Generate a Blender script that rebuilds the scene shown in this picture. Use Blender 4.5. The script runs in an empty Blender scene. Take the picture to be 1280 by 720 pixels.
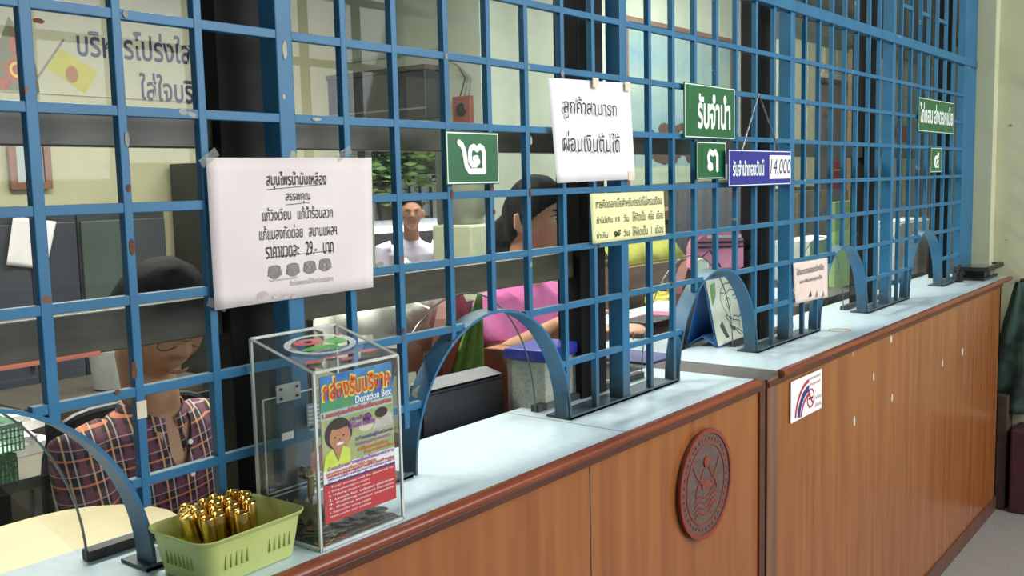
import bpy, bmesh, math, random
from mathutils import Vector, Matrix, noise
# ------------------------------------------------------------------ camera
SC = bpy.context.scene
COL = SC.collection
CAM = Vector((-0.933552, -1.157916, 0.500424))
RM = ((0.6151886, 0.7821501, 0.0989147), (-0.7880512, 0.6136957, 0.0485060), (-0.0227646, -0.1077902, 0.9939130))
FPX = 1228.595
cd = bpy.data.cameras.new('camera'); cam = bpy.data.objects.new('camera', cd); COL.objects.link(cam)
cam.matrix_world = Matrix([[RM[i][0], RM[i][2], -RM[i][1], CAM[i]] for i in range(3)] + [[0, 0, 0, 1]])
cd.sensor_width = 36; cd.lens = FPX * 36 / 1280; cd.clip_start = 0.02; cd.clip_end = 200
SC.camera = cam
def ray(u, v):
    d = ((u - 640) / FPX, 1, (360 - v) / FPX)
    return Vector([sum(RM[i][k] * d[k] for k in range(3)) for i in range(3)])
def on(u, v, ax, val):
    d = ray(u, v); return CAM + d * ((val - CAM[ax]) / d[ax])
def PY(u, v, y=0.0): return on(u, v, 1, y)
def PZ(u, v, z=0.0): return on(u, v, 2, z)
# ------------------------------------------------------------------ light
w = bpy.data.worlds.new('world'); SC.world = w; w.use_nodes = True
w.node_tree.nodes['Background'].inputs[0].default_value = (0.80, 0.88, 0.95, 1)
w.node_tree.nodes['Background'].inputs[1].default_value = 0.22
def area(name, loc, tgt, sx, sy, power, col=(1, 1, 1)):
    l = bpy.data.lights.new(name, 'AREA'); l.shape = 'RECTANGLE'; l.size = sx; l.size_y = sy; l.energy = power; l.color = col
    o = bpy.data.objects.new(name, l); COL.objects.link(o); o.location = loc
    o.rotation_euler = (Vector(tgt) - Vector(loc)).to_track_quat('-Z', 'Y').to_euler(); return o
area('hall_daylight', (2.2, -4.2, 1.7), (1.2, 0, 0.1), 4.5, 2.4, 165, (0.93, 0.97, 1.0))
area('hall_ceiling_lamp', (0.8, -1.6, 2.1), (0.8, -1.2, 0), 1.3, 0.4, 14, (1.0, 0.98, 0.92))
area('office_lamp_left', (0.5, 1.5, 1.72), (0.5, 1.2, 0), 1.3, 0.3, 58, (1.0, 0.97, 0.86))
area('office_lamp_middle', (2.3, 1.2, 1.72), (2.3, 1.2, 0), 1.3, 0.3, 40, (0.98, 1.0, 0.93))
area('office_lamp_right', (4.7, 0.9, 1.72), (5.2, 1.6, 0), 1.6, 0.3, 60, (0.98, 1.0, 0.93))
area('street_daylight', (4.6, 3.6, 3.0), (4.6, 4.2, 0), 2.5, 2.5, 750, (0.95, 0.98, 1.0))
vs = SC.view_settings; vs.view_transform = 'Standard'; vs.look = 'None'; vs.gamma = 1; vs.use_curve_mapping = False; vs.exposure = 0.45
# ------------------------------------------------------------------ materials
def s2l(c): return tuple((x / 12.92 if x <= 0.04045 else ((x + 0.055) / 1.055) ** 2.4) for x in c)
def H(h):
    h = h.lstrip('#'); return s2l([int(h[i:i + 2], 16) / 255 for i in (0, 2, 4)]) + (1,)
MATS = {}
def mat(name, a, b=None, rough=0.5, metal=0.0, scale=(20, 20, 20), detail=4, bump=0.0, spec=0.5, lo=0.35, hi=0.65, emit=0, alpha=None, trans=0, coat=0):
    if name in MATS: return MATS[name]
    m = bpy.data.materials.new(name); m.use_nodes = True; nt = m.node_tree; p = nt.nodes['Principled BSDF']
    p.inputs['Roughness'].default_value = rough; p.inputs['Metallic'].default_value = metal
    p.inputs['Specular IOR Level'].default_value = spec; p.inputs['Coat Weight'].default_value = coat
    p.inputs['Transmission Weight'].default_value = trans
    a = H(a) if isinstance(a, str) else a; b = a if b is None else (H(b) if isinstance(b, str) else b)
    tc = nt.nodes.new('ShaderNodeTexCoord'); mp = nt.nodes.new('ShaderNodeMapping'); mp.inputs['Scale'].default_value = scale
    nz = nt.nodes.new('ShaderNodeTexNoise'); nz.inputs['Scale'].default_value = 1; nz.inputs['Detail'].default_value = detail
    cr = nt.nodes.new('ShaderNodeValToRGB'); cr.color_ramp.elements[0].position = lo; cr.color_ramp.elements[1].position = hi
    cr.color_ramp.elements[0].color = a; cr.color_ramp.elements[1].color = b
    L = nt.links.new
    L(tc.outputs['Object'], mp.inputs[0]); L(mp.outputs[0], nz.inputs[0]); L(nz.outputs[0], cr.inputs[0]); L(cr.outputs[0], p.inputs['Base Color'])
    if bump:
        bp = nt.nodes.new('ShaderNodeBump'); bp.inputs['Strength'].default_value = bump; bp.inputs['Distance'].default_value = 0.002
        L(nz.outputs[0], bp.inputs['Height']); L(bp.outputs[0], p.inputs['Normal'])
    if emit:
        p.inputs['Emission Color'].default_value = a; p.inputs['Emission Strength'].default_value = emit
    MATS[name] = m; return m
def glass_mat(name, tint, refl=0.5, rough=0.02, smear=0.0):
    """thin clear sheet: lets light straight through, with a fresnel reflection and a little haze of dust"""
    if name in MATS: return MATS[name]
    m = bpy.data.materials.new(name); m.use_nodes = True; nt = m.node_tree
    for n in list(nt.nodes):
        if n.type != 'OUTPUT_MATERIAL': nt.nodes.remove(n)
    out = nt.nodes['Material Output']; L = nt.links.new
    tr = nt.nodes.new('ShaderNodeBsdfTransparent'); tr.inputs[0].default_value = tint
    gl = nt.nodes.new('ShaderNodeBsdfGlossy'); gl.inputs['Roughness'].default_value = rough
    lw = nt.nodes.new('ShaderNodeLayerWeight'); lw.inputs[0].default_value = 0.5
    fr = nt.nodes.new('ShaderNodeMath'); fr.operation = 'POWER'; fr.inputs[1].default_value = 5; L(lw.outputs['Facing'], fr.inputs[0])
    mu = nt.nodes.new('ShaderNodeMath'); mu.operation = 'MULTIPLY_ADD'; mu.inputs[1].default_value = 0.9 * refl; mu.inputs[2].default_value = 0.05 * refl; mu.use_clamp = True
    mx = nt.nodes.new('ShaderNodeMixShader'); L(fr.outputs[0], mu.inputs[0]); L(mu.outputs[0], mx.inputs[0]); L(tr.outputs[0], mx.inputs[1]); L(gl.outputs[0], mx.inputs[2])
    if smear:
        df = nt.nodes.new('ShaderNodeBsdfDiffuse'); df.inputs[0].default_value = (0.7, 0.72, 0.7, 1)
        nz = nt.nodes.new('ShaderNodeTexNoise'); nz.inputs['Scale'].default_value = 9; nz.inputs['Detail'].default_value = 6
        m2 = nt.nodes.new('ShaderNodeMath'); m2.operation = 'MULTIPLY'; m2.inputs[1].default_value = smear
        L(nz.outputs[0], m2.inputs[0]); mx2 = nt.nodes.new('ShaderNodeMixShader'); L(m2.outputs[0], mx2.inputs[0]); L(mx.outputs[0], mx2.inputs[1]); L(df.outputs[0], mx2.inputs[2]); L(mx2.outputs[0], out.inputs[0])
    else: L(mx.outputs[0], out.inputs[0])
    MATS[name] = m; return m
def blue_paint():
    """glossy blue enamel with rust chips, primer flakes and dust lying on upward faces"""
    m = mat('blue_enamel', '#195f86', '#206a92', rough=0.45, scale=(9, 9, 9)); nt = m.node_tree; L = nt.links.new
    p = nt.nodes['Principled BSDF']; base = p.inputs['Base Color'].links[0].from_socket
    def chips(scale, thr, col, prev, w=0.01):
        nz = nt.nodes.new('ShaderNodeTexNoise'); nz.inputs['Scale'].default_value = scale; nz.inputs['Detail'].default_value = 3
        g = nt.nodes.new('ShaderNodeNewGeometry'); L(g.outputs['Position'], nz.inputs[0])
        mr = nt.nodes.new('ShaderNodeMapRange'); mr.inputs[1].default_value = thr; mr.inputs[2].default_value = thr + w; L(nz.outputs[0], mr.inputs[0])
        mx = nt.nodes.new('ShaderNodeMix'); mx.data_type = 'RGBA'; L(mr.outputs[0], mx.inputs[0]); L(prev, mx.inputs[6]); mx.inputs[7].default_value = col
        return mx.outputs[2]
    c = chips(16, 0.70, H('#8d8f7c'), base); c = chips(23, 0.70, H('#6b4326'), c)
    c = chips(5, 0.60, H('#1f6585'), c, 0.2)
    g = nt.nodes.new('ShaderNodeNewGeometry'); sx = nt.nodes.new('ShaderNodeSeparateXYZ'); L(g.outputs['Normal'], sx.inputs[0])
    mr = nt.nodes.new('ShaderNodeMapRange'); mr.inputs[1].default_value = 0.5; mr.inputs[2].default_value = 1; mr.inputs[4].default_value = 0.6; L(sx.outputs[2], mr.inputs[0])
    mx = nt.nodes.new('ShaderNodeMix'); mx.data_type = 'RGBA'; L(mr.outputs[0], mx.inputs[0]); L(c, mx.inputs[6]); mx.inputs[7].default_value = H('#6c7f80')
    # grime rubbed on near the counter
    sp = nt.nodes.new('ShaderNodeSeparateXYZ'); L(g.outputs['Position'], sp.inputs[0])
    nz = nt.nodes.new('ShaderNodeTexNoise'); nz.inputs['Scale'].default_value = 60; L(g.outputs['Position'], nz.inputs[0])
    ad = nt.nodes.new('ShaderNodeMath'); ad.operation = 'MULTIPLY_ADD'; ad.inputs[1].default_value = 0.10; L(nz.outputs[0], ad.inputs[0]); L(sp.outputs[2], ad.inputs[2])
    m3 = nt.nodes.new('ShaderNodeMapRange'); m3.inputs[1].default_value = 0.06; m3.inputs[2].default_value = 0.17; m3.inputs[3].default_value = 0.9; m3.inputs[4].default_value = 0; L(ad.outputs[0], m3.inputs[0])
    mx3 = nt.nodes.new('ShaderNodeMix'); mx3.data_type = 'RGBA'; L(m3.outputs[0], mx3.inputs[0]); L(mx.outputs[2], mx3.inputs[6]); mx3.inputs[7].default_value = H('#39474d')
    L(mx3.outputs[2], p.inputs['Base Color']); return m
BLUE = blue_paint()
WOOD = mat('orange_laminate_wood', '#864a27', '#a06233', rough=0.24, scale=(26, 26, 1.6), detail=8, lo=0.3, hi=0.7)
WOOD_RED = mat('red_varnished_nosing', '#6d2d18', '#8e4423', rough=0.25, scale=(3, 40, 40), detail=5)
WOOD_DK = mat('dark_moulding', '#4a2418', '#5d3020', rough=0.4, scale=(3, 40, 40))
WHITE_LAM = mat('pale_blue_laminate', '#bfd2da', '#c9dbe1', rough=0.28, scale=(60, 60, 60))
BLACK_AL = mat('black_aluminium', '#0b0a0c', '#131113', rough=0.6, spec=0.2, scale=(60, 60, 0.8), detail=6)
OLIVE_AL = mat('bronze_aluminium', '#3c3a30', '#4b483a', rough=0.35, scale=(8, 60, 60))
DARK = mat('dark_rubber', '#2b2a28', '#3a3834', rough=0.6)
PANE = glass_mat('window_glass', (0.70, 0.73, 0.71, 1), 0.55, 0.03, 0.03)
CLEAR = glass_mat('shield_glass', (0.93, 0.96, 0.95, 1), 0.6, 0.02, 0.01)
ACRYL = glass_mat('acrylic', (0.93, 0.95, 0.95, 1), 1.0, 0.03, 0.03)
EDGE = mat('acrylic_edge', '#b9bdb6', '#d3d6cf', rough=0.2)
EDGEG = mat('glass_edge', '#4c554f', '#66706a', rough=0.3)
def paper_mat(n, a, b): return mat(n, a, b, rough=0.75, scale=(7, 7, 7), detail=2)
PAPER = paper_mat('paper_pinkish', '#ddd0cd', '#e6dbd7'); PAPERW = paper_mat('paper_white', '#ece6e6', '#f3eeee')
PAPERY = paper_mat('paper_yellow', '#e7e4a6', '#eeebb4'); PAPERP = paper_mat('paper_cream_pink', '#e0c9bd', '#e8d3c6')
INK = mat('ink_black', '#232126', rough=0.7); INKG = mat('ink_grey', '#77706f', '#8f8887', rough=0.7, scale=(300, 300, 300))
GREEN = mat('sign_green', '#0e5a2e', '#14653a', rough=0.35, scale=(6, 6, 6)); WHITE = mat('paint_white', '#e9efe9', rough=0.5)
BLUES = mat('sign_blue', '#1b2289', '#232a95', rough=0.3, scale=(6, 6, 6))
# ------------------------------------------------------------------ mesh helpers
def tag(o, label=None, cat=None, group=None, kind=None):
    if label: o['label'] = label
    if cat: o['category'] = cat
    if group: o['group'] = group
    if kind: o['kind'] = kind
    return o
def empty(name, loc=(0, 0, 0), label=None, cat=None, group=None, rot=(0, 0, 0)):
    o = bpy.data.objects.new(name, None); o.empty_display_size = 0.02; COL.objects.link(o)
    o.location = loc; o.rotation_euler = rot; return tag(o, label, cat, group)
def link(name, me, m, parent=None, loc=None):
    o = bpy.data.objects.new(name, me); COL.objects.link(o)
    if m is not None and not me.materials: me.materials.append(m)
    if parent is not None: o.parent = parent
    if loc is not None: o.location = loc
    return o
class MB:
    def __init__(s): s.bm = bmesh.new()
    def box(s, x0, x1, y0, y1, z0, z1, bev=0.0, mtx=None):
        vs = [s.bm.verts.new((x, y, z)) for x in (x0, x1) for y in (y0, y1) for z in (z0, z1)]
        if mtx: 
            for v in vs: v.co = mtx @ v.co
        fs = [(0, 1, 3, 2), (4, 6, 7, 5), (0, 4, 5, 1), (2, 3, 7, 6), (0, 2, 6, 4), (1, 5, 7, 3)]
        F = [s.bm.faces.new([vs[i] for i in f]) for f in fs]
        if bev:
            E = list({e for f in F for e in f.edges}); bmesh.ops.bevel(s.bm, geom=E, offset=bev, segments=2, affect='EDGES', profile=0.5)
        return s
    def tube(s, pts, r, n=8, cap=True):
        pts = [Vector(p) for p in pts]; rings = []
        R = r if isinstance(r, (list, tuple)) else [r] * len(pts)
        up = None
        for i, p in enumerate(pts):
            t = (pts[min(i + 1, len(pts) - 1)] - pts[max(i - 1, 0)]).normalized()
            if up is None or abs(up.dot(t)) > 0.98: up = Vector((0, 0, 1)) if abs(t.z) < 0.9 else Vector((1, 0, 0))
            a = t.cross(up).normalized(); b = a.cross(t).normalized(); up = b
            rings.append([s.bm.verts.new(p + (a * math.cos(k * 2 * math.pi / n) + b * math.sin(k * 2 * math.pi / n)) * R[i]) for k in range(n)])
        for A, B in zip(rings, rings[1:]):
            for k in range(n): s.bm.faces.new((A[k], A[(k + 1) % n], B[(k + 1) % n], B[k]))
        if cap: s.bm.faces.new(rings[0][::-1]); s.bm.faces.new(rings[-1])
        return s
    def lathe(s, prof, n=24, c=(0, 0, 0)):
        """profile of (radius, z) about the z axis; radius 0 closes"""
        c = Vector(c); rings = []
        for r, z in prof:
            if r <= 1e-6: rings.append([s.bm.verts.new(c + Vector((0, 0, z)))])
            else: rings.append([s.bm.verts.new(c + Vector((r * math.cos(k * 2 * math.pi / n), r * math.sin(k * 2 * math.pi / n), z))) for k in range(n)])
        for A, B in zip(rings, rings[1:]):
            for k in range(n):
                a = [A[k % len(A)], A[(k + 1) % n % len(A)], B[(k + 1) % n % len(B)], B[k % len(B)]]
                q = []
                for v in a:
                    if v not in q: q.append(v)
                if len(q) > 2: s.bm.faces.new(q)
        return s
    def prism(s, poly, y0, y1):
        """polygon in x,z extruded in y"""
        A = [s.bm.verts.new((x, y0, z)) for x, z in poly]; B = [s.bm.verts.new((x, y1, z)) for x, z in poly]; n = len(poly)
        s.bm.faces.new(A); s.bm.faces.new(B[::-1])
        for k in range(n): s.bm.faces.new((A[k], B[k], B[(k + 1) % n], A[(k + 1) % n]))
        return s
    def extr(s, poly, z0, z1):
        A = [s.bm.verts.new((x, y, z0)) for x, y in poly]; B = [s.bm.verts.new((x, y, z1)) for x, y in poly]; n = len(poly)
        s.bm.faces.new(A[::-1]); s.bm.faces.new(B)
        for k in range(n): s.bm.faces.new((A[k], A[(k + 1) % n], B[(k + 1) % n], B[k]))
        return s
    def xform(s, m):
        bmesh.ops.transform(s.bm, matrix=m, verts=s.bm.verts); return s
    def mesh(s, name, smooth=False):
        bmesh.ops.recalc_face_normals(s.bm, faces=s.bm.faces)
        me = bpy.data.meshes.new(name); s.bm.to_mesh(me); s.bm.free()
        if smooth:
            for p in me.polygons: p.use_smooth = True
            if smooth != 2: me.set_sharp_from_angle(angle=0.7)
        return me
    def build(s, name, m, parent=None, loc=None, smooth=False):
        return link(name, s.mesh(name, smooth), m, parent, loc)
def box(name, x0, x1, y0, y1, z0, z1, m, parent=None, bev=0.0, loc=None):
    return MB().box(x0, x1, y0, y1, z0, z1, bev).build(name, m, parent, loc)
TN = [0]
def text_mesh(txt, x0, x1, z0, z1, y, bold=0.0, thick=0.0, shear=0.0):
    """letters laid flat in the x-z plane facing -y, stretched into the given box"""
    cu = bpy.data.curves.new('t', 'FONT'); cu.body = txt; cu.size = 1; cu.resolution_u = 3; cu.offset = bold; cu.shear = shear
    o = bpy.data.objects.new('t', cu); COL.objects.link(o)
    dg = bpy.context.evaluated_depsgraph_get(); me = bpy.data.meshes.new_from_object(o.evaluated_get(dg)); bpy.data.objects.remove(o)
    me.materials.clear()
    if len(me.vertices) == 0: return me
    xs = [v.co.x for v in me.vertices]; ys = [v.co.y for v in me.vertices]
    ax, bx, ay, by = min(xs), max(xs), min(ys), max(ys)
    for v in me.vertices:
        v.co = Vector((x0 + (v.co.x - ax) / (bx - ax) * (x1 - x0), y, z0 + (v.co.y - ay) / (by - ay) * (z1 - z0)))
    return me
def lettering(txt, x0, x1, z0, z1, y, m, parent, bold=0.0, name='lettering', shear=0.0):
    return link(name, text_mesh(txt, x0, x1, z0, z1, y, bold, shear=shear), m, parent)
def flat(name, polys, y, m, parent):
    """flat print: polygons in x,z on a plane of constant y"""
    b = MB()
    for i_, pl in enumerate(polys): b.bm.faces.new([b.bm.verts.new((x, y - 1.4e-5 * i_, z)) for x, z in pl])
    return b.build(name, m, parent)
def ell(cx, cz, rx, rz, n=20, a0=0, a1=2 * math.pi):
    full = abs(a1 - a0 - 2 * math.pi) < 1e-6; k = n if full else n + 1
    return [(cx + rx * math.cos(a0 + (a1 - a0) * i / n), cz + rz * math.sin(a0 + (a1 - a0) * i / n)) for i in range(k)]
def ringpolys(cx, cz, r0x, r0z, r1x, r1z, n=28, a0=0.0, a1=2 * math.pi):
    o = []
    for i in range(n):
        a, b = a0 + (a1 - a0) * i / n, a0 + (a1 - a0) * (i + 1) / n
        o.append([(cx + r0x * math.cos(a), cz + r0z * math.sin(a)), (cx + r1x * math.cos(a), cz + r1z * math.sin(a)), (cx + r1x * math.cos(b), cz + r1z * math.sin(b)), (cx + r0x * math.cos(b), cz + r0z * math.sin(b))])
    return o
def stroke(pts, wd):
    o = []
    for (x0, z0), (x1, z1) in zip(pts, pts[1:]):
        dx, dz = x1 - x0, z1 - z0; l = math.hypot(dx, dz) or 1; nx, nz = -dz / l * wd / 2, dx / l * wd / 2
        o.append([(x0 + nx, z0 + nz), (x1 + nx, z1 + nz), (x1 - nx, z1 - nz), (x0 - nx, z0 - nz)])
    return o
R = random.Random(7)
FLOOR = -1.1
# ------------------------------------------------------------------ structure
WALLC = mat('cream_green_wall', '#c0c09c', '#c8c8a5', rough=0.8, scale=(5, 5, 5), bump=0.1)
WALLO = mat('office_wall_cream', '#c9c39f', '#d0cba8', rough=0.85, scale=(3, 3, 3))
WALLG = mat('office_wall_greyish', '#a8b0a0', '#b2b9aa', rough=0.85, scale=(3, 3, 3))
CEIL = mat('ceiling_paint', '#8f8f86', rough=0.9)
FL = mat('terrazzo_floor', '#8f8c88', '#a7a39f', rough=0.45, scale=(120, 120, 120), detail=2)
def struct(o, label=None): o['kind'] = 'structure'; return o
struct(box('floor', -4.5, 10.4, -5, 3.2, FLOOR - 0.05, FLOOR, FL))
struct(box('wall_right', 4.2, 4.3, -5, 0.0, FLOOR, 2.3, WALLC))
for u, v, a_ in ((1242, 109, .006), (1263, 157, .007), (1242, 242, .006), (1258, 300, .003), (1226, 96, .002)):
    p_ = on(u, v, 0, 4.199); b = MB(); b.box(-0.0004, 0.0006, -a_, a_, -a_ * (9 if u == 1226 else .8), a_ * (9 if u == 1226 else .8)); b.build('wall_scar', mat('wall_scar', '#8d8866', '#9b956f', rough=0.9), bpy.data.objects['wall_right'], loc=p_)
tr = struct(box('trim_1', 4.125, 4.2, -0.075, 0.02, FLOOR, 2.3, WALLC, bev=0.004))
BY, FY, SX = 2.1, 3.1, 3.0
struct(box('wall_back', -3.0, SX, FY, FY + 0.1, FLOOR, 1.8, WALLO))
struct(box('wall_far', SX + 0.1, 10.4, BY, BY + 0.1, FLOOR, 1.8, WALLG))
sw = MB(); oy0, oy1, oz0, oz1 = 2.43, 3.02, -0.35, 0.80
sw.box(SX, SX + 0.1, BY, oy0, FLOOR, 1.8).box(SX, SX + 0.1, oy1, FY + 0.1, FLOOR, 1.8).box(SX, SX + 0.1, oy0, oy1, oz1, 1.8).box(SX, SX + 0.1, oy0, oy1, FLOOR, oz0)
struct(sw.build('wall_side', WALLG))
struct(box('ceiling', -3.0, 10.4, 0.16, FY + 0.1, 1.8, 1.86, CEIL))
struct(box('wall_end', 10.3, 10.4, 0.2, BY, FLOOR, 1.8, WALLG))
# upper wall above the grille (just out of view) closes the office from the hall
struct(box('wall_upper', -3.0, 4.2, 0.06, 0.16, 1.42, 2.3, WALLC))
# ------------------------------------------------------------------ blue grille
XC = {-8: -.97, -7: -.85, -6: -.73, -5: -.605, -4: -.482, -3: -.359, -2: -.245, -1: -.127, 0: .018, 1: .134, 2: .245, 3: .372, 4: .489, 5: .603, 6: .725, 7: .838, 8: .958,
      9: 1.074, 10: 1.185, 11: 1.298, 12: 1.416, 13: 1.534, 14: 1.656, 15: 1.781, 16: 1.910, 17: 2.012, 18: 2.127, 19: 2.239, 20: 2.357, 21: 2.474, 22: 2.597, 23: 2.71,
      24: 2.868, 25: 2.965, 26: 3.088, 27: 3.210, 28: 3.325, 29: 3.448, 30: 3.584, 31: 3.714, 32: 3.94}
ZR = [0.12, 0.24, 0.36, 0.478, 0.60, 0.72, 0.84]
ZH, ZT = 0.992, 1.42
BAR = 0.0125
grille = empty('counter_grille', (0, 0, 0), 'blue painted iron bar grille with arched openings standing along the counter top', 'grille')
POSTS = (-8, 0, 8, 16, 24)
ARCH = [(-6, -2), (2, 6), (10, 14), (18, 22), (26, 30)]
ARC = []
for a, b in ARCH:
    x0, x1 = XC[a] + 0.012, XC[b] + 0.006
    ARC.append(((x0 + x1) / 2, (x1 - x0) / 2, 0.260))
def arch_z(x):
    for c, a, h in ARC:
        if abs(x - c) < a: return h * math.sqrt(max(0, 1 - ((x - c) / a) ** 2))
    return 0.0
for n, x in XC.items():
    if n in POSTS:
        wd = 0.030 if n < 16 else 0.034
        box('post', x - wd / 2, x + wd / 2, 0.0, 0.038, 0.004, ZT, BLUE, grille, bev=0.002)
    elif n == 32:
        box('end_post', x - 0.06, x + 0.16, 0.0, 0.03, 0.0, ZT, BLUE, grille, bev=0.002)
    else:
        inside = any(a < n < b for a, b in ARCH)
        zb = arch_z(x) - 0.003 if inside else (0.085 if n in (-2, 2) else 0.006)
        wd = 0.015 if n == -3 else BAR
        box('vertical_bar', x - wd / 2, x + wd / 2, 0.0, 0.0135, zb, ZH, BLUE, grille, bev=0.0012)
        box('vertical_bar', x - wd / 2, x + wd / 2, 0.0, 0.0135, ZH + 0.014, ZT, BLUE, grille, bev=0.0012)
segs = [(-8, 0), (0, 8), (8, 16), (16, 24), (24, 32)]
for k, z in enumerate(ZR):
    for a, b in segs:
        x0, x1 = XC[a] + 0.014, XC[b] - 0.014
        if b == 32: x1 = XC[32] - 0.055
        pieces = [(x0, x1)]
        if k < 2:
            for c, aw, h in ARC:
                if z < h:
                    hw = aw * math.sqrt(1 - (z / h) ** 2); lo, hi = c - hw - 0.001, c + hw + 0.001; q = []
                    for p0, p1 in pieces:
                        if hi < p0 or lo > p1: q.append((p0, p1)); continue
                        if lo > p0: q.append((p0, lo))
                        if hi < p1: q.append((hi, p1))
                    pieces = q
        for p0, p1 in pieces:
            if p1 - p0 < 0.02: continue
            box('horizontal_bar', p0, p1, 0.0008, 0.0127, z - 0.0065, z + 0.0065, BLUE, grille, bev=0.001)
for a, b in segs:
    box('header_rail', XC[a] - 0.01, XC[b] + (-0.01 if b < 32 else 0.15), -0.006, 0.02, ZH - 0.017, ZH + 0.017, BLUE, grille, bev=0.002)
for a in (-7, -5, -3, 1, 3, 5, 9, 11, 13, 17, 19, 21, 25, 27, 29):
    box('upper_crosspiece', XC[a] + 0.006, XC[a + 1] - 0.006, 0.001, 0.0127, 1.126 - 0.007, 1.126 + 0.007, BLUE, grille)
for c, aw, h in ARC:
    b = MB(); N = 40; prev = None; t = 0.005
    for i in range(N + 1):
        th = math.pi * i / N
        x, z = c - aw * math.cos(th), h * math.sin(th)
        nx, nz = -math.cos(th) / aw, math.sin(th) / h; l = math.hypot(nx, nz); nx /= l; nz /= l
        cur = [b.bm.verts.new(p) for p in ((x, -0.004, z), (x - nx * t, -0.004, max(z - nz * t, 0)), (x - nx * t, 0.036, max(z - nz * t, 0)), (x, 0.036, z))]
        if prev:
            for k in range(4): b.bm.faces.new((prev[k], prev[(k + 1) % 4], cur[(k + 1) % 4], cur[k]))
        else: b.bm.faces.new(cur)
        prev = cur
    b.bm.faces.new(prev[::-1])
    b.build('arch', BLUE, grille, smooth=True)
for a, b in [(-2, 2), (6, 10), (14, 18), (22, 26), (30, 32)]:
    x0, x1 = XC[a] + (0.0 if a > 0 else -0.01), XC[b] + 0.004
    if b == 32: x1 = XC[32] + 0.16
    m = MB(); m.box(x0, x1, -0.006, 0.058, 0.0005, 0.005); m.box(x0, x1, -0.006, -0.003, 0.0005, 0.009)
    m.build('base_plate', BLUE, grille)
CH = {'c': mat('primer_cream', '#a39f87', '#b5b199', rough=0.8), 'g': mat('primer_grey', '#7f8580', '#8f948d', rough=0.8), 'r': mat('rust', '#5a3420', '#774426', rough=0.9, scale=(200, 200, 200))}
RK = random.Random(21)
for u, v, a_, h_, k_ in [(356, 62, .0040, .013, 'c'), (355, 121, .0028, .0035, 'c'), (396, 149, .009, .0026, 'c'), (159, 174, .0032, .010, 'g'), (161, 235, .0032, .005, 'r'), (165, 309, .0036, .010, 'r'), (168, 463, .0036, .012, 'r'), (505, 414, .003, .006, 'r'), (565, 243, .0035, .009, 'r'), (615, 235, .005, .006, 'r'), (618, 265, .0035, .005, 'r'), (663, 240, .0035, .010, 'r'), (558, 70, .004, .006, 'g'), (661, 84, .004, .005, 'g'), (703, 92, .006, .006, 'g'), (788, 361, .005, .006, 'r'), (791, 420, .004, .010, 'r'), (840, 355, .004, .005, 'r'), (749, 308, .004, .004, 'r'), (664, 176, .003, .008, 'c'), (48, 26, .007, .003, 'r'), (157, 17, .004, .005, 'g'), (475, 331, .010, .005, 'g'), (147, 490, .004, .003, 'r'), (1006, 225, .004, .004, 'c')]:
    c_ = PY(u, v, -0.0008); q_ = [(x + RK.uniform(-.15, .15) * a_, z + RK.uniform(-.15, .15) * h_) for x, z in ell(0, 0, a_, h_, 11)]
    b = MB(); b.prism(q_, -0.0002, 0.0006); b.build('paint_chip', CH[k_], grille, loc=c_)
# little piece of masking tape left on a bar
tp = PY(168, 514, -0.0006)
tag(box('masking_tape', -0.007, 0.007, -0.0004, 0.0002, -0.0115, 0.0115, mat('masking_tape', '#c9bfa6', '#d3cab2', rough=0.8), loc=(XC[-2], -0.0006, tp.z)), 'cream scrap of masking tape on the blue bar before the plaid-shirted man', 'tape')
# ------------------------------------------------------------------ glazing behind the grille
GY = 0.095
mull = {-8: -.97, 0: 0.013, 8: 0.955, 16: 1.925, 24: 2.90, 32: 3.98}
keys = [-8, 0, 8, 16, 24, 32]
ZS, ZRB, ZRT, ZM0, ZM1 = 0.012, 0.280, 0.338, 0.560, 0.602
for i in range(5):
    xa, xb = mull[keys[i]], mull[keys[i + 1]]
    wn = empty('window_%d' % (i + 1), (xa, GY, 0)); wn['kind'] = 'structure'
    def wb(name, x0, x1, y0, y1, z0, z1, m, bev=0.0): return box(name, x0 - xa, x1 - xa, y0 - GY, y1 - GY, z0, z1, m, wn, bev)
    wb('mullion', xa - 0.052, xa + 0.052, 0.085, 0.150, 0.0, 1.42, BLACK_AL, 0.002)
    if i == 4: wb('mullion', xb - 0.052, xb + 0.052, 0.085, 0.150, 0.0, 1.42, BLACK_AL, 0.002)
    if i < 2: wb('bottom_rail', xa + 0.05, xb - 0.05, 0.105, 0.135, ZRB, ZRT, OLIVE_AL, 0.002)
    wb('middle_rail', xa + 0.05, xb - 0.05, 0.105, 0.135, ZM0, ZM1, OLIVE_AL, 0.002)
    for z0, z1 in ((ZRT if i < 2 else ZRB + 0.012, ZM0), (ZM1, 1.42)):
        b = MB(); b.bm.faces.new([b.bm.verts.new(p) for p in ((0.05, 0.02, z0), (xb - xa - 0.05, 0.02, z0), (xb - xa - 0.05, 0.02, z1), (0.05, 0.02, z1))])
        b.build('pane', PANE, wn)
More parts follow.
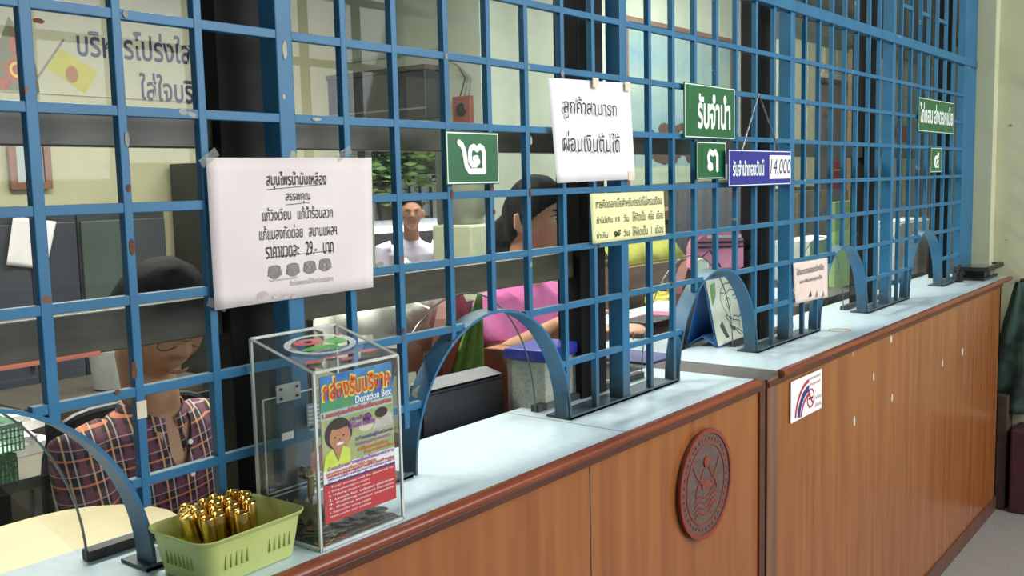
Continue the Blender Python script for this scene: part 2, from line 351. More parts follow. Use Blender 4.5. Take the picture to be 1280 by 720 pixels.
# shield glass under the rail, with arched cut-outs, standing in a dark channel
SHY = 0.100
def shield(xs, xe, arcL, arcR):
    """glass from the arch on the left to the arch on the right"""
    base = empty('counter_glass', ((xs + xe) / 2, SHY, 0)); base['kind'] = None; del base['kind']
    poly = []
    ox = (xs + xe) / 2
    def arc(c, a, h, side, n=16):
        pts = []
        for k in range(n + 1):
            th = math.pi / 2 * k / n
            pts.append((c + side * a * math.cos(th), h * math.sin(th)))
        return pts
    ptsL = arc(arcL[0], arcL[1], arcL[2], 1); ptsR = arc(arcR[0], arcR[1], arcR[2], -1)
    poly = ptsL[::-1] + ptsR
    top = [(ptsR[-1][0], ZRB), (ptsL[-1][0], ZRB)]
    b = MB(); face = [b.bm.verts.new((x - ox, 0, z)) for x, z in (poly + top)]
    f = b.bm.faces.new(face); bmesh.ops.triangulate(b.bm, faces=[f]); b.build('pane', CLEAR, base)
    for P in (ptsL, ptsR): MB().tube([(x - ox, 0, z) for x, z in P], 0.0018, 6).build('pane_edge', EDGEG, base)
    box('channel', ptsL[0][0] - ox, ptsR[0][0] - ox, -0.008, 0.012, 0.0005, 0.015, DARK, base)
    return base
GA = [(-0.505, 0.225, 0.275), (0.510, 0.232, 0.285), (1.455, 0.262, 0.290), (2.400, 0.245, 0.285), (3.37, 0.25, 0.285)]
nm = ['behind the gold-capped bottles and donation box', 'between the plaid-shirt window and the calendar', 'between the calendar and the small pink notice window', 'next to the far end of the counter']
for i in range(4):
    s = shield(GA[i][0] + GA[i][1], GA[i + 1][0] - GA[i + 1][1], GA[i], GA[i + 1])
    tag(s, ['clear glass shield in dark channel behind the donation box', 'clear glass shield in dark channel behind second iron base, beside yellow cup', 'clear glass shield in dark channel just right of the desk calendar', 'clear glass shield in dark channel nearest the far wall'][i], 'glass', 'glass shields between the arches')
# ------------------------------------------------------------------ counters
def counter(name, x0, x1, label, yb, fx0, fx1):
    c = empty(name, ((x0 + x1) / 2, 0, FLOOR), label, 'counter'); ox = (x0 + x1) / 2
    def cb(nm_, a, b, y0, y1, z0, z1, m, bev=0.0): return box(nm_, a - ox, b - ox, y0, y1, z0 - FLOOR, z1 - FLOOR, m, c, bev)
    cb('worktop', x0, x1, -0.150, yb, -0.014, 0.0, WHITE_LAM, 0.0008)
    cb('front_panel', fx0, fx1, -0.150, -0.132, FLOOR + 0.05, -0.014, WOOD)
    cb('rear_frame', fx0, fx1, yb - 0.03, yb - 0.005, FLOOR, -0.014, WOOD_DK)
    b = MB(); pr = [(-0.150, 0.0005)] + [(-0.160 - 0.010 * math.sin(t), -0.009 + 0.0095 * math.cos(t)) for t in [k * math.pi / 6 for k in range(7)]] + [(-0.150, -0.020)]
    A = [b.bm.verts.new((x0 - ox, y, z - FLOOR)) for y, z in pr]; B = [b.bm.verts.new((x1 - ox, y, z - FLOOR)) for y, z in pr]
    for k in range(len(pr)): b.bm.faces.new((A[k], A[(k + 1) % len(pr)], B[(k + 1) % len(pr)], B[k]))
    b.bm.faces.new(A); b.bm.faces.new(B[::-1]); b.build('nosing', WOOD_RED, c, smooth=True)
    cb('moulding', fx0, fx1, -0.158, -0.149, -0.034, -0.020, WOOD_DK, 0.002)
    cb('skirting', fx0, fx1, -0.156, -0.132, FLOOR, FLOOR + 0.07, mat('skirting_brown', '#59382c', '#6a4535', rough=0.5))
    return c, cb
c1, cb1 = counter('service_counter', -2.6, 1.315, 'near wooden service counter with pale blue laminate top and round carved emblem', 0.155, -2.6, 1.365)
c2, cb2 = counter('service_counter', 1.455, 4.17, 'far wooden service counter with pale blue top running to the end wall', 0.20, 1.385, 4.02)
for xs in (PY(738, 650, -0.15).x,): cb1('panel_joint', xs - 0.0012, xs + 0.0012, -0.1508, -0.1495, FLOOR + 0.05, -0.02, DARK)
cb1('end_batten', 1.335, 1.366, -0.156, -0.148, FLOOR, -0.012, WOOD_DK, 0.002)
cb2('end_batten', 1.384, 1.452, -0.154, -0.149, FLOOR, -0.012, mat('batten_worn', '#7d5a44', '#6a4430', rough=0.5, scale=(30, 30, 2)), 0.001)
cb2('end_panel', 4.00, 4.02, -0.150, 0.195, FLOOR, -0.014, WOOD)
bx = MB(); bx.box(0.706, 0.7075, -0.15, 0.155, 0.0001, 0.0004); bx.xform(Matrix.Translation((-(-2.6 + 1.315) / 2, 0, -FLOOR))); bx.build('worktop_joint', DARK, c1)
tag(box('joint_cover', -0.075, 0.075, -0.152, 0.30, -0.012, -0.002, mat('grey_joint_strip', '#4b4a47', '#5c5a55', rough=0.6, scale=(40, 40, 40)), loc=(1.385, 0, 0)), 'dark grey strip bridging the gap between the two counters', 'strip')
pr_ = PZ(1050, 413, 0.0); tag(MB().lathe([(0.030, 0), (0.036, 0), (0.036, 0.0006), (0.030, 0.0006), (0.030, 0)], 32).build('ring_mark', mat('ring_orange', '#b88a6a', '#a8745a', rough=0.6), None, loc=(pr_.x, pr_.y, 0.0003)), 'faint orange ring mark on the far counter top', 'mark')
# dabs of white paint on the far front panel
for u, v in [(1114, 424), (1066, 441), (1178, 454), (1203, 440), (1092, 471), (1115, 497), (1068, 526)]:
    p = PY(u, v, -0.151); w_, h_ = 0.006 + R.random() * 0.007, 0.012 + R.random() * 0.012
    if u == 1066: w_, h_ = 0.002, 0.012
    b = MB(); q = ell(p.x - (1.455 + 4.17) / 2, p.z - FLOOR, w_, h_, 9); q = [(x + R.uniform(-.0015, .0015), z + R.uniform(-.002, .002)) for x, z in q]
    b.prism(q, -0.1515, -0.1502); b.build('white_scuff', mat('scuff_white', '#cfcabc', rough=0.8), c2)
# carved emblem disc
ec = PY(880, 612, -0.152); ec = Vector((PY(880, 612, -0.155).x, -0.152, -0.190))
em = empty('round_emblem', ec, 'round dark carved emblem with red rim on the near counter front', 'emblem')
EMG = mat('emblem_grey', '#54433c', '#64504a', rough=0.5, scale=(90, 90, 90), bump=0.4); EMR = mat('emblem_red', '#7c2e23', '#8a3a2a', rough=0.5, scale=(60, 60, 60))
b = MB(); b.prism(ell(0, 0, 0.122, 0.122, 48), -0.008, 0.0); b.build('disc', EMG, em)
b = MB()
for r0, r1, y in ((0.116, 0.126, -0.011), (0.090, 0.094, -0.0095)):
    b2 = ringpolys(0, 0, r0, r0, r1, r1, 48)
    for pl in b2: b.prism(pl, y, -0.006)
b.build('rim', EMR, em)
b = MB()
for k in range(4):
    pts = [(-0.055 + t * 0.011, -0.030 - k * 0.013 + 0.007 * math.sin(t * 0.9) + t * 0.0012) for t in range(11)]
    for pl in stroke(pts, 0.004): b.prism(pl, -0.0098, -0.007)
b.prism(ell(0, 0.052, 0.013, 0.013, 12), -0.011, -0.007)
for s_ in (-1, 1):
    for pl in stroke([(s_ * 0.012, 0.038), (s_ * 0.024, 0.02), (s_ * 0.044, 0.0), (s_ * 0.05, -0.02)], 0.004): b.prism(pl, -0.0098, -0.007)
    for pl in stroke([(s_ * 0.02, 0.0), (s_ * 0.05, 0.03), (s_ * 0.062, 0.05)], 0.003): b.prism(pl, -0.0098, -0.007)
b.prism([(-0.02, -0.01), (0.02, -0.01), (0.026, 0.008), (-0.026, 0.008)], -0.0098, -0.007)
b.build('relief', EMR, em)
b = MB()
for k in range(40):
    a = 2 * math.pi * k / 40; 
    b.prism([(0.104 * math.cos(a) + dx, 0.104 * math.sin(a) + dz) for dx, dz in ((-.003, -.003), (.003, -.003), (.003, .003), (-.003, .003))], -0.0095, -0.007)
b.build('rim_beading', EMR, em)
# ------------------------------------------------------------------ notices on the grille
def sheet(name, corners, m, label, cat, parent=None, y=-0.005, curl=0.0, group=None, th=0.0004, nx=16, nz=10, wav=0.0):
    """a slightly bowed sheet of paper; corners TL, TR, BL, BR as (x, z)"""
    (ax, az), (bx_, bz), (cx, cz), (dx, dz) = corners
    ox, oz = (ax + bx_ + cx + dx) / 4, min(cz, dz)
    b = MB(); G = []
    for j in range(nz + 1):
        t = j / nz; row = []
        for i in range(nx + 1):
            s_ = i / nx
            x = (ax * (1 - s_) + bx_ * s_) * (1 - t) + (cx * (1 - s_) + dx * s_) * t; z = (az * (1 - s_) + bz * s_) * (1 - t) + (cz * (1 - s_) + dz * s_) * t
            yy = -curl * (math.cos(s_ * math.pi) ** 4) * (0.3 + t) - wav * (math.sin(s_ * 9) * 0.5 + 0.5) * 0.5
            row.append(b.bm.verts.new((x - ox, yy, z - oz)))
        G.append(row)
    for j in range(nz):
        for i in range(nx): b.bm.faces.new((G[j][i], G[j + 1][i], G[j + 1][i + 1], G[j][i + 1]))
    root = empty(name, (ox, y, oz), label, cat, group)
    s = b.build('sheet', m, root, smooth=2); md = s.modifiers.new('solid', 'SOLIDIFY'); md.thickness = th; md.offset = 1
    return root, ox, oz
def px(corners, y): return [((lambda p: (p.x, p.z))(PY(u, v, y))) for u, v in corners]
TAPE = glass_mat('clear_tape', (0.9, 0.89, 0.85, 1), 0.5, 0.3, 0.10)
# A4 herbal oil notice
cs = px([(258, 197), (465, 197), (268, 388), (466, 359)], -0.008)
r, ox, oz = sheet('paper_notice', cs, PAPER, 'large pinkish white printed herbal oil price notice taped over the bars', 'notice', y=-0.006, curl=0.002)
W = 0.300; Hh = 0.208
def L1(t, u0, u1, v0, v1, m=INK, bold=0.0, name='lettering', rr=None, o=None, y=-0.0016, yy=-0.008):
    ro, oxx, ozz = o if o else (r, ox, oz)
    p0 = PY(u0, v1, yy); p1 = PY(u1, v0, yy)
    lettering(t, p0.x - oxx, p1.x - oxx, PY((u0 + u1) / 2, v1, yy).z - ozz, PY((u0 + u1) / 2, v0, yy).z - ozz, y, m, ro, bold, name)
L1('สมุนไพรน้ำมันเหลือง', 334, 408, 214, 236, bold=0.004); L1('สรรพคุณ', 358, 388, 241, 254, bold=0.0)
L1('แก้วิงเวียน   แก้น้ำร้อนลวก', 329, 416, 258, 274, bold=0.0); L1('แก้แมลงกัดต่อย   สมานแผลฯ', 325, 421, 280, 297, bold=0.0)
L1('ราคาขวดละ   29.-   บาท', 333, 417, 302, 320, bold=0.0)
def ul(u0, u1, v0, v1, o=None, yy=-0.008, m=INK, wd=0.0008):
    ro, oxx, ozz = o if o else (r, ox, oz); a, b_ = PY(u0, v0, yy), PY(u1, v1, yy)
    flat('underline', stroke([(a.x - oxx, a.z - ozz), (b_.x - oxx, b_.z - ozz)], wd), -0.0016, m, ro)
ul(334, 408, 237, 230); ul(358, 388, 256, 253); ul(333, 417, 322, 313)
for k, u in enumerate((344, 367, 388, 407)):
    c = PY(u, 340 - k * 3, -0.008); x, z = c.x - ox, c.z - oz
    pl = [ell(x, z - 0.004, 0.013, 0.0035, 14), ell(x, z + 0.006, 0.011, 0.004, 14)] + ringpolys(x, z, 0.007, 0.008, 0.012, 0.010, 12) + ([ell(x, z + 0.001, 0.008, 0.006, 12)] if k < 2 else [ell(x - 0.004, z + 0.002, 0.003, 0.003, 8), ell(x + 0.005, z + 0.001, 0.003, 0.003, 8)])
    flat('printed_picture', pl, -0.0015 - 0.0001, INKG, r)
L1('รับประกันคุณภาพ จำหน่ายที่นี่', 337, 372, 347, 351, INKG); L1('ติดต่อสอบถามได้ที่เคาน์เตอร์บริการ', 363, 417, 347, 354, INKG)
for u, v, a, s_ in ((262, 197, 0.6, 1), (431, 192, 0.5, 1), (272, 381, -.4, 1)):
    p = PY(u, v, -0.009)
    b = MB(); b.box(-0.016, 0.016, -0.0003, 0, -0.006, 0.006, mtx=Matrix.Rotation(-a, 4, 'Y')); b.build('tape', TAPE, r, loc=(p.x - ox, -0.0018, p.z - oz))
flat('smudge', [ell(PY(329, 371, -.008).x - ox, PY(329, 371, -.008).z - oz, 0.011, 0.008, 14)] + [ell(PY(u, 371 - (u - 329) * .05, -.008).x - ox, PY(u, 371, -.008).z - oz, 0.006, 0.003, 9) for u in (345, 358, 368)], -0.0014, mat('smudge', '#b3a8a4', '#c6bbb7', rough=0.9, scale=(60, 60, 60)), r)
# white notice
cs = px([(685, 97), (787, 104), (693, 229), (791, 224)], -0.008)
o2 = sheet('paper_notice', cs, PAPERW, 'plain white two-line printed notice hanging high beside the middle post', 'notice', y=-0.006, curl=0.006)
L1('ลูกค้าสามารถ', 702, 768, 122, 150, INKG if False else INK, o=o2, y=-0.0075); L1('ผ่อนเงินต้นได้', 702, 772, 165, 190, INK, o=o2, y=-0.0075)
for u, v in ((742, 103), (782, 108), (786, 219)):
    p = PY(u, v, -.008); box('tape', -0.011, 0.011, -0.0002, 0.0, -0.011, 0.009, mat('tape_beige', '#e3cfb9', rough=0.6), o2[0], loc=(p.x - o2[1], -0.0076, p.z - o2[2]))
# yellow notice
cs = px([(738, 242), (830, 239), (741, 305), (832, 294)], -0.008)
o3 = sheet('paper_notice', cs, PAPERY, 'pale yellow printed notice about interest below the white notice', 'notice', y=-0.006, curl=0.001)
L1('การคิดดอกเบี้ยสำหรับกรณีที่ไม่ครบเดือน', 745, 827, 246, 258, o=o3, y=-0.0022)
L1('ถ้าไม่เกิน', 746, 766, 270, 279, o=o3, y=-0.0022); L1('15', 770, 775, 271, 277, o=o3, y=-0.0022); L1('วัน', 780, 786, 268, 277, o=o3, y=-0.0022); L1('ให้คิดเป็น  ครึ่ง  เดือน', 791, 829, 263, 275, o=o3, y=-0.0022)
L1('ถ้าเกิน', 746, 760, 289, 298, o=o3, y=-0.0022); L1('๑๕', 768, 776, 287, 296, o=o3, y=-0.0022, bold=0.03); L1('วัน', 780, 787, 286, 295, o=o3, y=-0.0022); L1('ให้คิดเป็น  1  เดือน', 791, 829, 281, 293, o=o3, y=-0.0022)
# small cream notice
cs = px([(992, 329), (1035, 322), (995, 380), (1035, 371)], -0.008)
o4 = sheet('paper_notice', cs, PAPERP, 'small cream notice low on the bars right of the calendar', 'notice', y=-0.006, curl=0.0005)
L1('โปรดตรวจสอบทรัพย์สิน', 996, 1030, 332, 341, INKG, o=o4, y=-0.0018, bold=0.02); L1('และเงินสดทุกครั้ง', 1000, 1028, 346, 353, INKG, o=o4, y=-0.0018, bold=0.02)
for u in (1013, 1021, 1029):
    p = PY(u, 369, -.008); flat('printed_picture', [[(p.x - o4[1] - .012, p.z - o4[2] - .006), (p.x - o4[1] + .012, p.z - o4[2] - .004), (p.x - o4[1] + .004, p.z - o4[2] + .014)]], -0.0018, INK if u == 1013 else INKG, o4[0])
# enamel signs
def plate(name, cs, m, label, y, txts, border=True, bm_=WHITE, th=0.003):
    (ax, az), (bx_, bz), (cx, cz), (dx, dz) = px(cs, y - th)
    x0, x1, z0, z1 = (ax + cx) / 2, (bx_ + dx) / 2, (cz + dz) / 2, (az + bz) / 2
    rt = empty(name, ((x0 + x1) / 2, y, z0), label, 'sign'); w_, h_ = (x1 - x0) / 2, z1 - z0
    box('plate', -w_, w_, -th, 0, 0, h_, m, rt, bev=0.0006)
    if border:
        t = 0.0022; g = 0.002
        flat('border', [[(-w_ + g, g), (w_ - g, g), (w_ - g, g + t), (-w_ + g, g + t)], [(-w_ + g, h_ - g - t), (w_ - g, h_ - g - t), (w_ - g, h_ - g), (-w_ + g, h_ - g)], [(-w_ + g, g), (-w_ + g + t, g), (-w_ + g + t, h_ - g), (-w_ + g, h_ - g)], [(w_ - g - t, g), (w_ - g, g), (w_ - g, h_ - g), (w_ - g - t, h_ - g)]], -th - 0.0006, bm_, rt)
    for t_, fx0, fx1, fz0, fz1, mm, bo in txts:
        lettering(t_, -w_ + fx0 * 2 * w_, -w_ + fx1 * 2 * w_, fz0 * h_, fz1 * h_, -th - 0.0007, mm, rt, bo)
    return rt, w_, h_
def glyph(S, pts, wd):
    rt_, w_, h_ = S; P = [(-w_ + 2 * w_ * x, h_ * z) for x, z in pts]; W = wd * 2 * w_
    flat('numeral', stroke(P, W) + [ell(x, z, W / 2, W / 2, 10) for x, z in P], -0.0038, WHITE, rt_)
_s2 = plate('number_sign', [(556, 163), (623, 166), (559, 231), (624, 230)], GREEN, 'green number two sign on the bars above the second arch', -0.006, [])
glyph(_s2, [(.235,.79),(.29,.74),(.33,.62),(.36,.36),(.42,.25),(.70,.25),(.70,.60),(.675,.69),(.62,.72),(.565,.665),(.51,.715),(.455,.69),(.43,.60),(.43,.45),(.47,.375),(.54,.375),(.585,.43),(.56,.50),(.51,.49)], 0.075)
plate('window_sign', [(854, 104), (918, 109), (857, 173), (919, 174)], GREEN, 'larger green Thai pawn service sign above the number three sign', -0.006, [('รับจำนำ', 0.24, 0.90, 0.18, 0.84, WHITE, 0.03)])
_s3 = plate('number_sign', [(870, 176), (907, 178), (872, 225), (907, 223)], GREEN, 'small green number three sign left of the blue sign', -0.006, [])
glyph(_s3, [(.50,.30),(.43,.28),(.39,.34),(.42,.40),(.49,.37),(.42,.40),(.38,.60),(.44,.74),(.54,.67),(.62,.74),(.69,.62),(.69,.25)], 0.085)
plate('window_sign', [(1148, 123), (1192, 127), (1149, 163), (1192, 169)], GREEN, 'long green Thai sign high near the far wall', -0.006, [('ไถ่ถอน ส่งดอกเบี้ย', 0.03, 0.97, 0.26, 0.86, WHITE, 0.03)])
plate('number_sign', [(1163, 184), (1177, 185), (1164, 216), (1177, 215)], GREEN, 'tiny green number four sign near the far wall', -0.006, [('๔', 0.30, 0.75, 0.18, 0.80, WHITE, 0.045)])
bs, w_, h_ = plate('gold_price_sign', [(910, 186), (989, 189), (911, 233), (988, 231)], BLUES, 'blue hanging price sign with a white card reading 14,000', -0.022, [('รับจำนำทองวันนี้', 0.06, 0.54, 0.28, 0.74, WHITE, 0.03)])
box('price_card', w_ - 0.155, w_ - 0.004, -0.0048, -0.0038, h_ * 0.18, h_ * 0.86, PAPERW, bs)
lettering('14,000', w_ - 0.150, w_ - 0.006, h_ * 0.26, h_ * 0.76, -0.0052, mat('marker_ink', '#2a2f4a', rough=0.5), bs, 0.0, shear=0.2)
hook = PY(942, 116, -0.02); b = MB()
for sx in (-0.125, 0.125):
    n = 14; prev = None
    for k in range(n + 1):
        t = k / n; p = Vector((sx * (1 - t), -0.002 + 0.008 * t, h_ + (hook.z - (bs.location.z + h_)) * t - 0.004 * (1 - t)))
        if prev is not None: b.tube([prev, p], 0.0022 if k % 2 else 0.003, 6)
        prev = p
b.build('hanging_chain', mat('chain_grey', '#8d9198', '#5f646c', rough=0.3, metal=0.7, scale=(90, 90, 90)), bs)
# no-smoking sticker
cs = px([(986, 478), (1025, 461), (988, 527), (1026, 511)], -0.1514)
x0, x1, z0, z1 = (cs[0][0] + cs[2][0]) / 2, (cs[1][0] + cs[3][0]) / 2, (cs[2][1] + cs[3][1]) / 2, (cs[0][1] + cs[1][1]) / 2
st = empty('no_smoking_sticker', ((x0 + x1) / 2, -0.1545, z0), 'white no smoking sticker with red and blue swoosh on far counter front', 'sticker'); w_, h_ = (x1 - x0) / 2, z1 - z0
box('backing', -w_, w_, -0.0006, 0.0, 0, h_, PAPERW, st)
RED = mat('print_red', '#b5333c', rough=0.5); NAVY = mat('print_navy', '#2b2f7a', rough=0.5)
def arcband(r0, r1, a0, a1, cx, cz, sx=1.0): return ringpolys(cx, cz, r0 * sx, r0, r1 * sx, r1, 14, a0, a1)
flat('red_swoosh', arcband(0.095, 0.106, 1.62, 3.0, 0.02, -0.015 + 0.01) , -0.0010, RED, st)
flat('blue_swoosh', arcband(0.070, 0.088, 1.62, 3.0, 0.02, -0.005), -0.0011, NAVY, st)
flat('red_swoosh', arcband(0.056, 0.066, 1.5, 3.0, 0.02, -0.005), -0.0012, RED, st)
flat('prohibition_ring', ringpolys(0.028, 0.044, 0.022, 0.022, 0.027, 0.027, 24) + stroke([(0.012, 0.062), (0.044, 0.027)], 0.005), -0.0014, RED, st)
flat('cigarette', [[(0.012, 0.041), (0.044, 0.041), (0.044, 0.047), (0.012, 0.047)]], -0.0013, INK, st)
for k, t_ in enumerate(('เขตปลอดบุหรี่', 'ห้ามสูบบุหรี่')): lettering(t_, 0.02, w_ - 0.012, h_ - 0.02 - k * 0.017, h_ - 0.008 - k * 0.017, -0.0012, RED if k else INKG, st)
lettering('กระทรวงสาธารณสุข', 0.062, w_ - 0.004, 0.03, 0.042, -0.0012, INKG, st); lettering('มีโทษปรับ', 0.062, w_ - 0.006, 0.012, 0.024, -0.0012, INKG, st)
# ------------------------------------------------------------------ donation box
bA = Vector((-0.075, -0.141, 0)); ang = 0.0
BW, BD, BH, BHB = 0.160, 0.132, 0.250, 0.286
dbx = empty('donation_box', (bA.x, bA.y, 0), 'clear acrylic donation box with sloping lid and colourful poster beside the green basket', 'donation box')
def face(nm_, pts, m=ACRYL, par=None):
    b = MB(); b.bm.faces.new([b.bm.verts.new(p) for p in pts]); return b.build(nm_, m, par or dbx)
face('front_wall', [(0, 0, .003), (BW, 0, .003), (BW, 0, BH), (0, 0, BH)]); face('back_wall', [(0, BD, .003), (BW, BD, .003), (BW, BD, BHB), (0, BD, BHB)])
face('side_wall', [(0, 0, .003), (0, BD, .003), (0, BD, BHB), (0, 0, BH)]); face('side_wall', [(BW, 0, .003), (BW, BD, .003), (BW, BD, BHB), (BW, 0, BH)])
face('lid', [(0, 0, BH), (BW, 0, BH), (BW, BD, BHB), (0, BD, BHB)]); box('base', 0, BW, 0, BD, 0.0006, 0.004, ACRYL, dbx)
b = MB(); e = 0.0019; sl = math.atan2(BHB - BH, BD)
for x in (0, BW):
    for y in (0, BD): b.box(x - e, x + e, y - e, y + e, 0.001, BHB if y else BH)
for y, z in ((0, 0.003), (BD, 0.003), (0, BH), (BD, BHB)): b.box(0, BW, y - e, y + e, z - e, z + e)
for x in (0, BW):
    b.box(x - e, x + e, 0, BD, 0.003 - e, 0.003 + e); b.tube([(x, 0, BH), (x, BD, BHB)], 0.0024, 4)
b.build('glued_edges', EDGE, dbx)
# door in the back wall with hinge and lock
DX0, DX1, DZ0, DZ1, DY = 0.012, 0.135, 0.055, 0.195, BD - 0.004
b = MB()
for x in (DX0, DX1): b.box(x - .001, x + .001, DY - .002, DY, DZ0, DZ1)
for z in (DZ0, DZ1, DZ0 - 0.006): b.box(DX0, DX1, DY - .002, DY, z - .001, z + .001)
b.build('door_edge', EDGE, dbx); face('door', [(DX0, DY, DZ0), (DX1, DY, DZ0), (DX1, DY, DZ1), (DX0, DY, DZ1)])
def dpx(u, v): p_ = PY(u, v, bA.y + DY - .003); return p_.x - bA.x, p_.z
hx, hz = dpx(360, 490)
hg = box('hinge', hx - 0.022, hx + 0.022, DY - 0.005, DY - 0.003, hz - 0.013, hz + 0.013, mat('hinge_clear', '#a9aca8', rough=0.2), dbx)
b = MB()
for x in (hx - 0.015, hx + 0.015):
    for z in (hz - 0.007, hz + 0.007): b.box(x - 0.002, x + 0.002, DY - 0.008, DY - 0.005, z - 0.002, z + 0.002, 0.0008)
b.build('screw', mat('steel', '#5b5b58', rough=0.3, metal=0.9), hg)
x, z = dpx(359, 545); box('price_sticker', x - .011, x + .011, DY - .0045, DY - .004, z - .005, z + .006, PAPERW, dbx)
x, z = dpx(392, 518); ws = box('warning_sticker', x - .014, x + .016, DY - .0045, DY - .004, z - .016, z + .018, mat('sticker_grey', '#7f8e96', rough=0.6), dbx)
for k in range(5): lettering('WARNING'[:6 - k % 2], x - .012, x + .012, z + .011 - k * .006, z + .015 - k * .006, DY - .005, PAPERW, ws, 0.02)
x, z = dpx(379, 590)
lk = MB(); lk.lathe([(0, 0), (0.010, 0), (0.010, 0.012), (0.0075, 0.015), (0, 0.0155)], 20); lk.xform(Matrix.Translation((x, DY - .002, z)) @ Matrix.Rotation(math.pi / 2, 4, 'X'))
lk.build('lock', mat('lock_steel', '#8b8474', '#a39c89', rough=0.25, metal=0.9, scale=(50, 50, 50)), dbx, smooth=True)
box('lock_tab', x - .004, x + .008, DY - .019, DY - .016, z - .036, z - .004, mat('lock_brass', '#8f8763', rough=0.3, metal=0.6), dbx, bev=0.001)
# screen print on the lid
LG = mat('print_green', '#4f9a45', '#68b058', rough=0.5, scale=(60, 60, 60)); LR = mat('print_red_faded', '#b8404a', '#c25a5c', rough=0.5, scale=(60, 60, 60)); LW = mat('print_white', '#c9ccc6', '#9aa09c', rough=0.6, scale=(200, 200, 200))
def lidprint(nm_, polys, m):
    b = MB()
    for pl in polys: b.bm.faces.new([b.bm.verts.new((x, y * 0.56 , BH + (BHB - BH) * y * 0.56 / BD + 0.0026)) for x, y in pl])
    return b.build(nm_, m, dbx)
cx_, cy_ = 0.078, 0.130
lidprint('lid_print_white', ringpolys(cx_, cy_, 0.050, 0.050, 0.062, 0.060, 36) + [[(cx_ + .056 * math.cos(a) - .004, cy_ + .056 * math.sin(a) - .004), (cx_ + .056 * math.cos(a) + .004, cy_ + .056 * math.sin(a) - .004), (cx_ + .056 * math.cos(a) + .004, cy_ + .056 * math.sin(a) + .004)] for a in (2.6, 3.1)], LW)
lidprint('lid_print_red', ringpolys(cx_ - 0.014, cy_ + 0.022, 0.008, 0.006, 0.026, 0.018, 18), LR)
for pl in [ell(cx_ + .052, cy_ + .034, .008, .005, 10), ell(cx_ - .05, cy_ + .0, .006, .008, 10), ell(0.022, 0.045, 0.016, 0.008, 12), ell(0.128, 0.048, 0.016, 0.008, 12), ell(0.075, 0.028, 0.010, 0.007, 12), [(0.045, 0.050), (0.105, 0.052), (0.105, 0.060), (0.045, 0.058)]]: lidprint('lid_print_red', [pl], LR)
lidprint('lid_print_green', [ell(cx_ - .012, cy_ - .018, .032, .012, 14), ell(cx_ + .030, cy_ + .004, .018, .020, 14), ell(cx_ + .012, cy_ - .030, .010, .008, 9)], LG)
# poster on the front: grid of coloured print
po = box('poster', 0.011, 0.149, 0.0022, 0.0028, 0.036, 0.242, mat('poster_sky', '#b8c9b0', '#a9c4c2', rough=0.6, scale=(12, 12, 12)), dbx)
PYy = -0.0006 + 0.0022
def pf(nm_, polys, m, k=1): return flat(nm_, polys, PYy - 0.0002 * k, m, po)
px0, px1, pz0, pz1 = 0.011, 0.149, 0.036, 0.242; PW, PH = px1 - px0, pz1 - pz0
def q(fx, fz): return (px0 + fx * PW, pz0 + fz * PH)
def rc(a, b_, c, d): return [q(a, c), q(b_, c), q(b_, d), q(a, d)]
PB = mat('poster_blue', '#2a62ad', '#4c93c4', rough=0.5, scale=(30, 30, 30)); PG = mat('poster_green', '#5b9a4b', '#3f8f7a', rough=0.5, scale=(40, 40, 40)); PYL = mat('poster_yellow', '#f0d040', rough=0.5); PO = mat('poster_orange', '#cf5a1c', '#d8761f', rough=0.5, scale=(100, 100, 100))
PR = mat('poster_red', '#c8232c', rough=0.5); PP = mat('poster_purple', '#a04cae', rough=0.5); PN = mat('poster_navy', '#2c3694', rough=0.5); SK = mat('poster_skin', '#c98d66', '#b87a55', rough=0.6, scale=(40, 40, 40)); HR = mat('poster_hair', '#2a1a16', rough=0.6); LM = mat('poster_lime', '#c9dc3c', '#d9e560', rough=0.6, scale=(60, 60, 60)); PBG = mat('poster_field', '#b9b483', '#8fa564', rough=0.6, scale=(30, 30, 30)); PWH = mat('poster_white', '#ecebe6', rough=0.6)
pf('blue_ground', [rc(0, 1, 0.76, 1)], PB); pf('green_ground', [rc(0, 0.45, 0.76, 0.83)], PG, 2)
pf('photo_ground', [rc(0.0, 1, 0.36, 0.70)], PBG); pf('white_ground', [rc(0, 1, 0.26, 0.38)], PWH, 2); pf('red_ground', [rc(0, 1, 0, 0.27)], PR, 2)
def pt(t_, a, b_, c, d, m, bold=0.02, k=4): 
    (X0, Z0), (X1, Z1) = q(a, c), q(b_, d); lettering(t_, X0, X1, Z0, Z1, PYy - 0.0002 * k, m, po, bold)
pt('กล่องรับบริจาค', 0.015, 0.985, 0.822, 0.993, PYL, 0.075, 3); pt('กล่องรับบริจาค', 0.04, 0.96, 0.835, 0.98, mat('poster_title', '#d2451b', '#d9591f', rough=0.5), 0.028, 5); pt('Donation Box', 0.46, 0.98, 0.765, 0.82, PWH, 0.03)
pt('1.มอบทุนแก่นักเรียนที่ขาดแคลน', 0.02, 0.98, 0.705, 0.755, PR, 0.03)
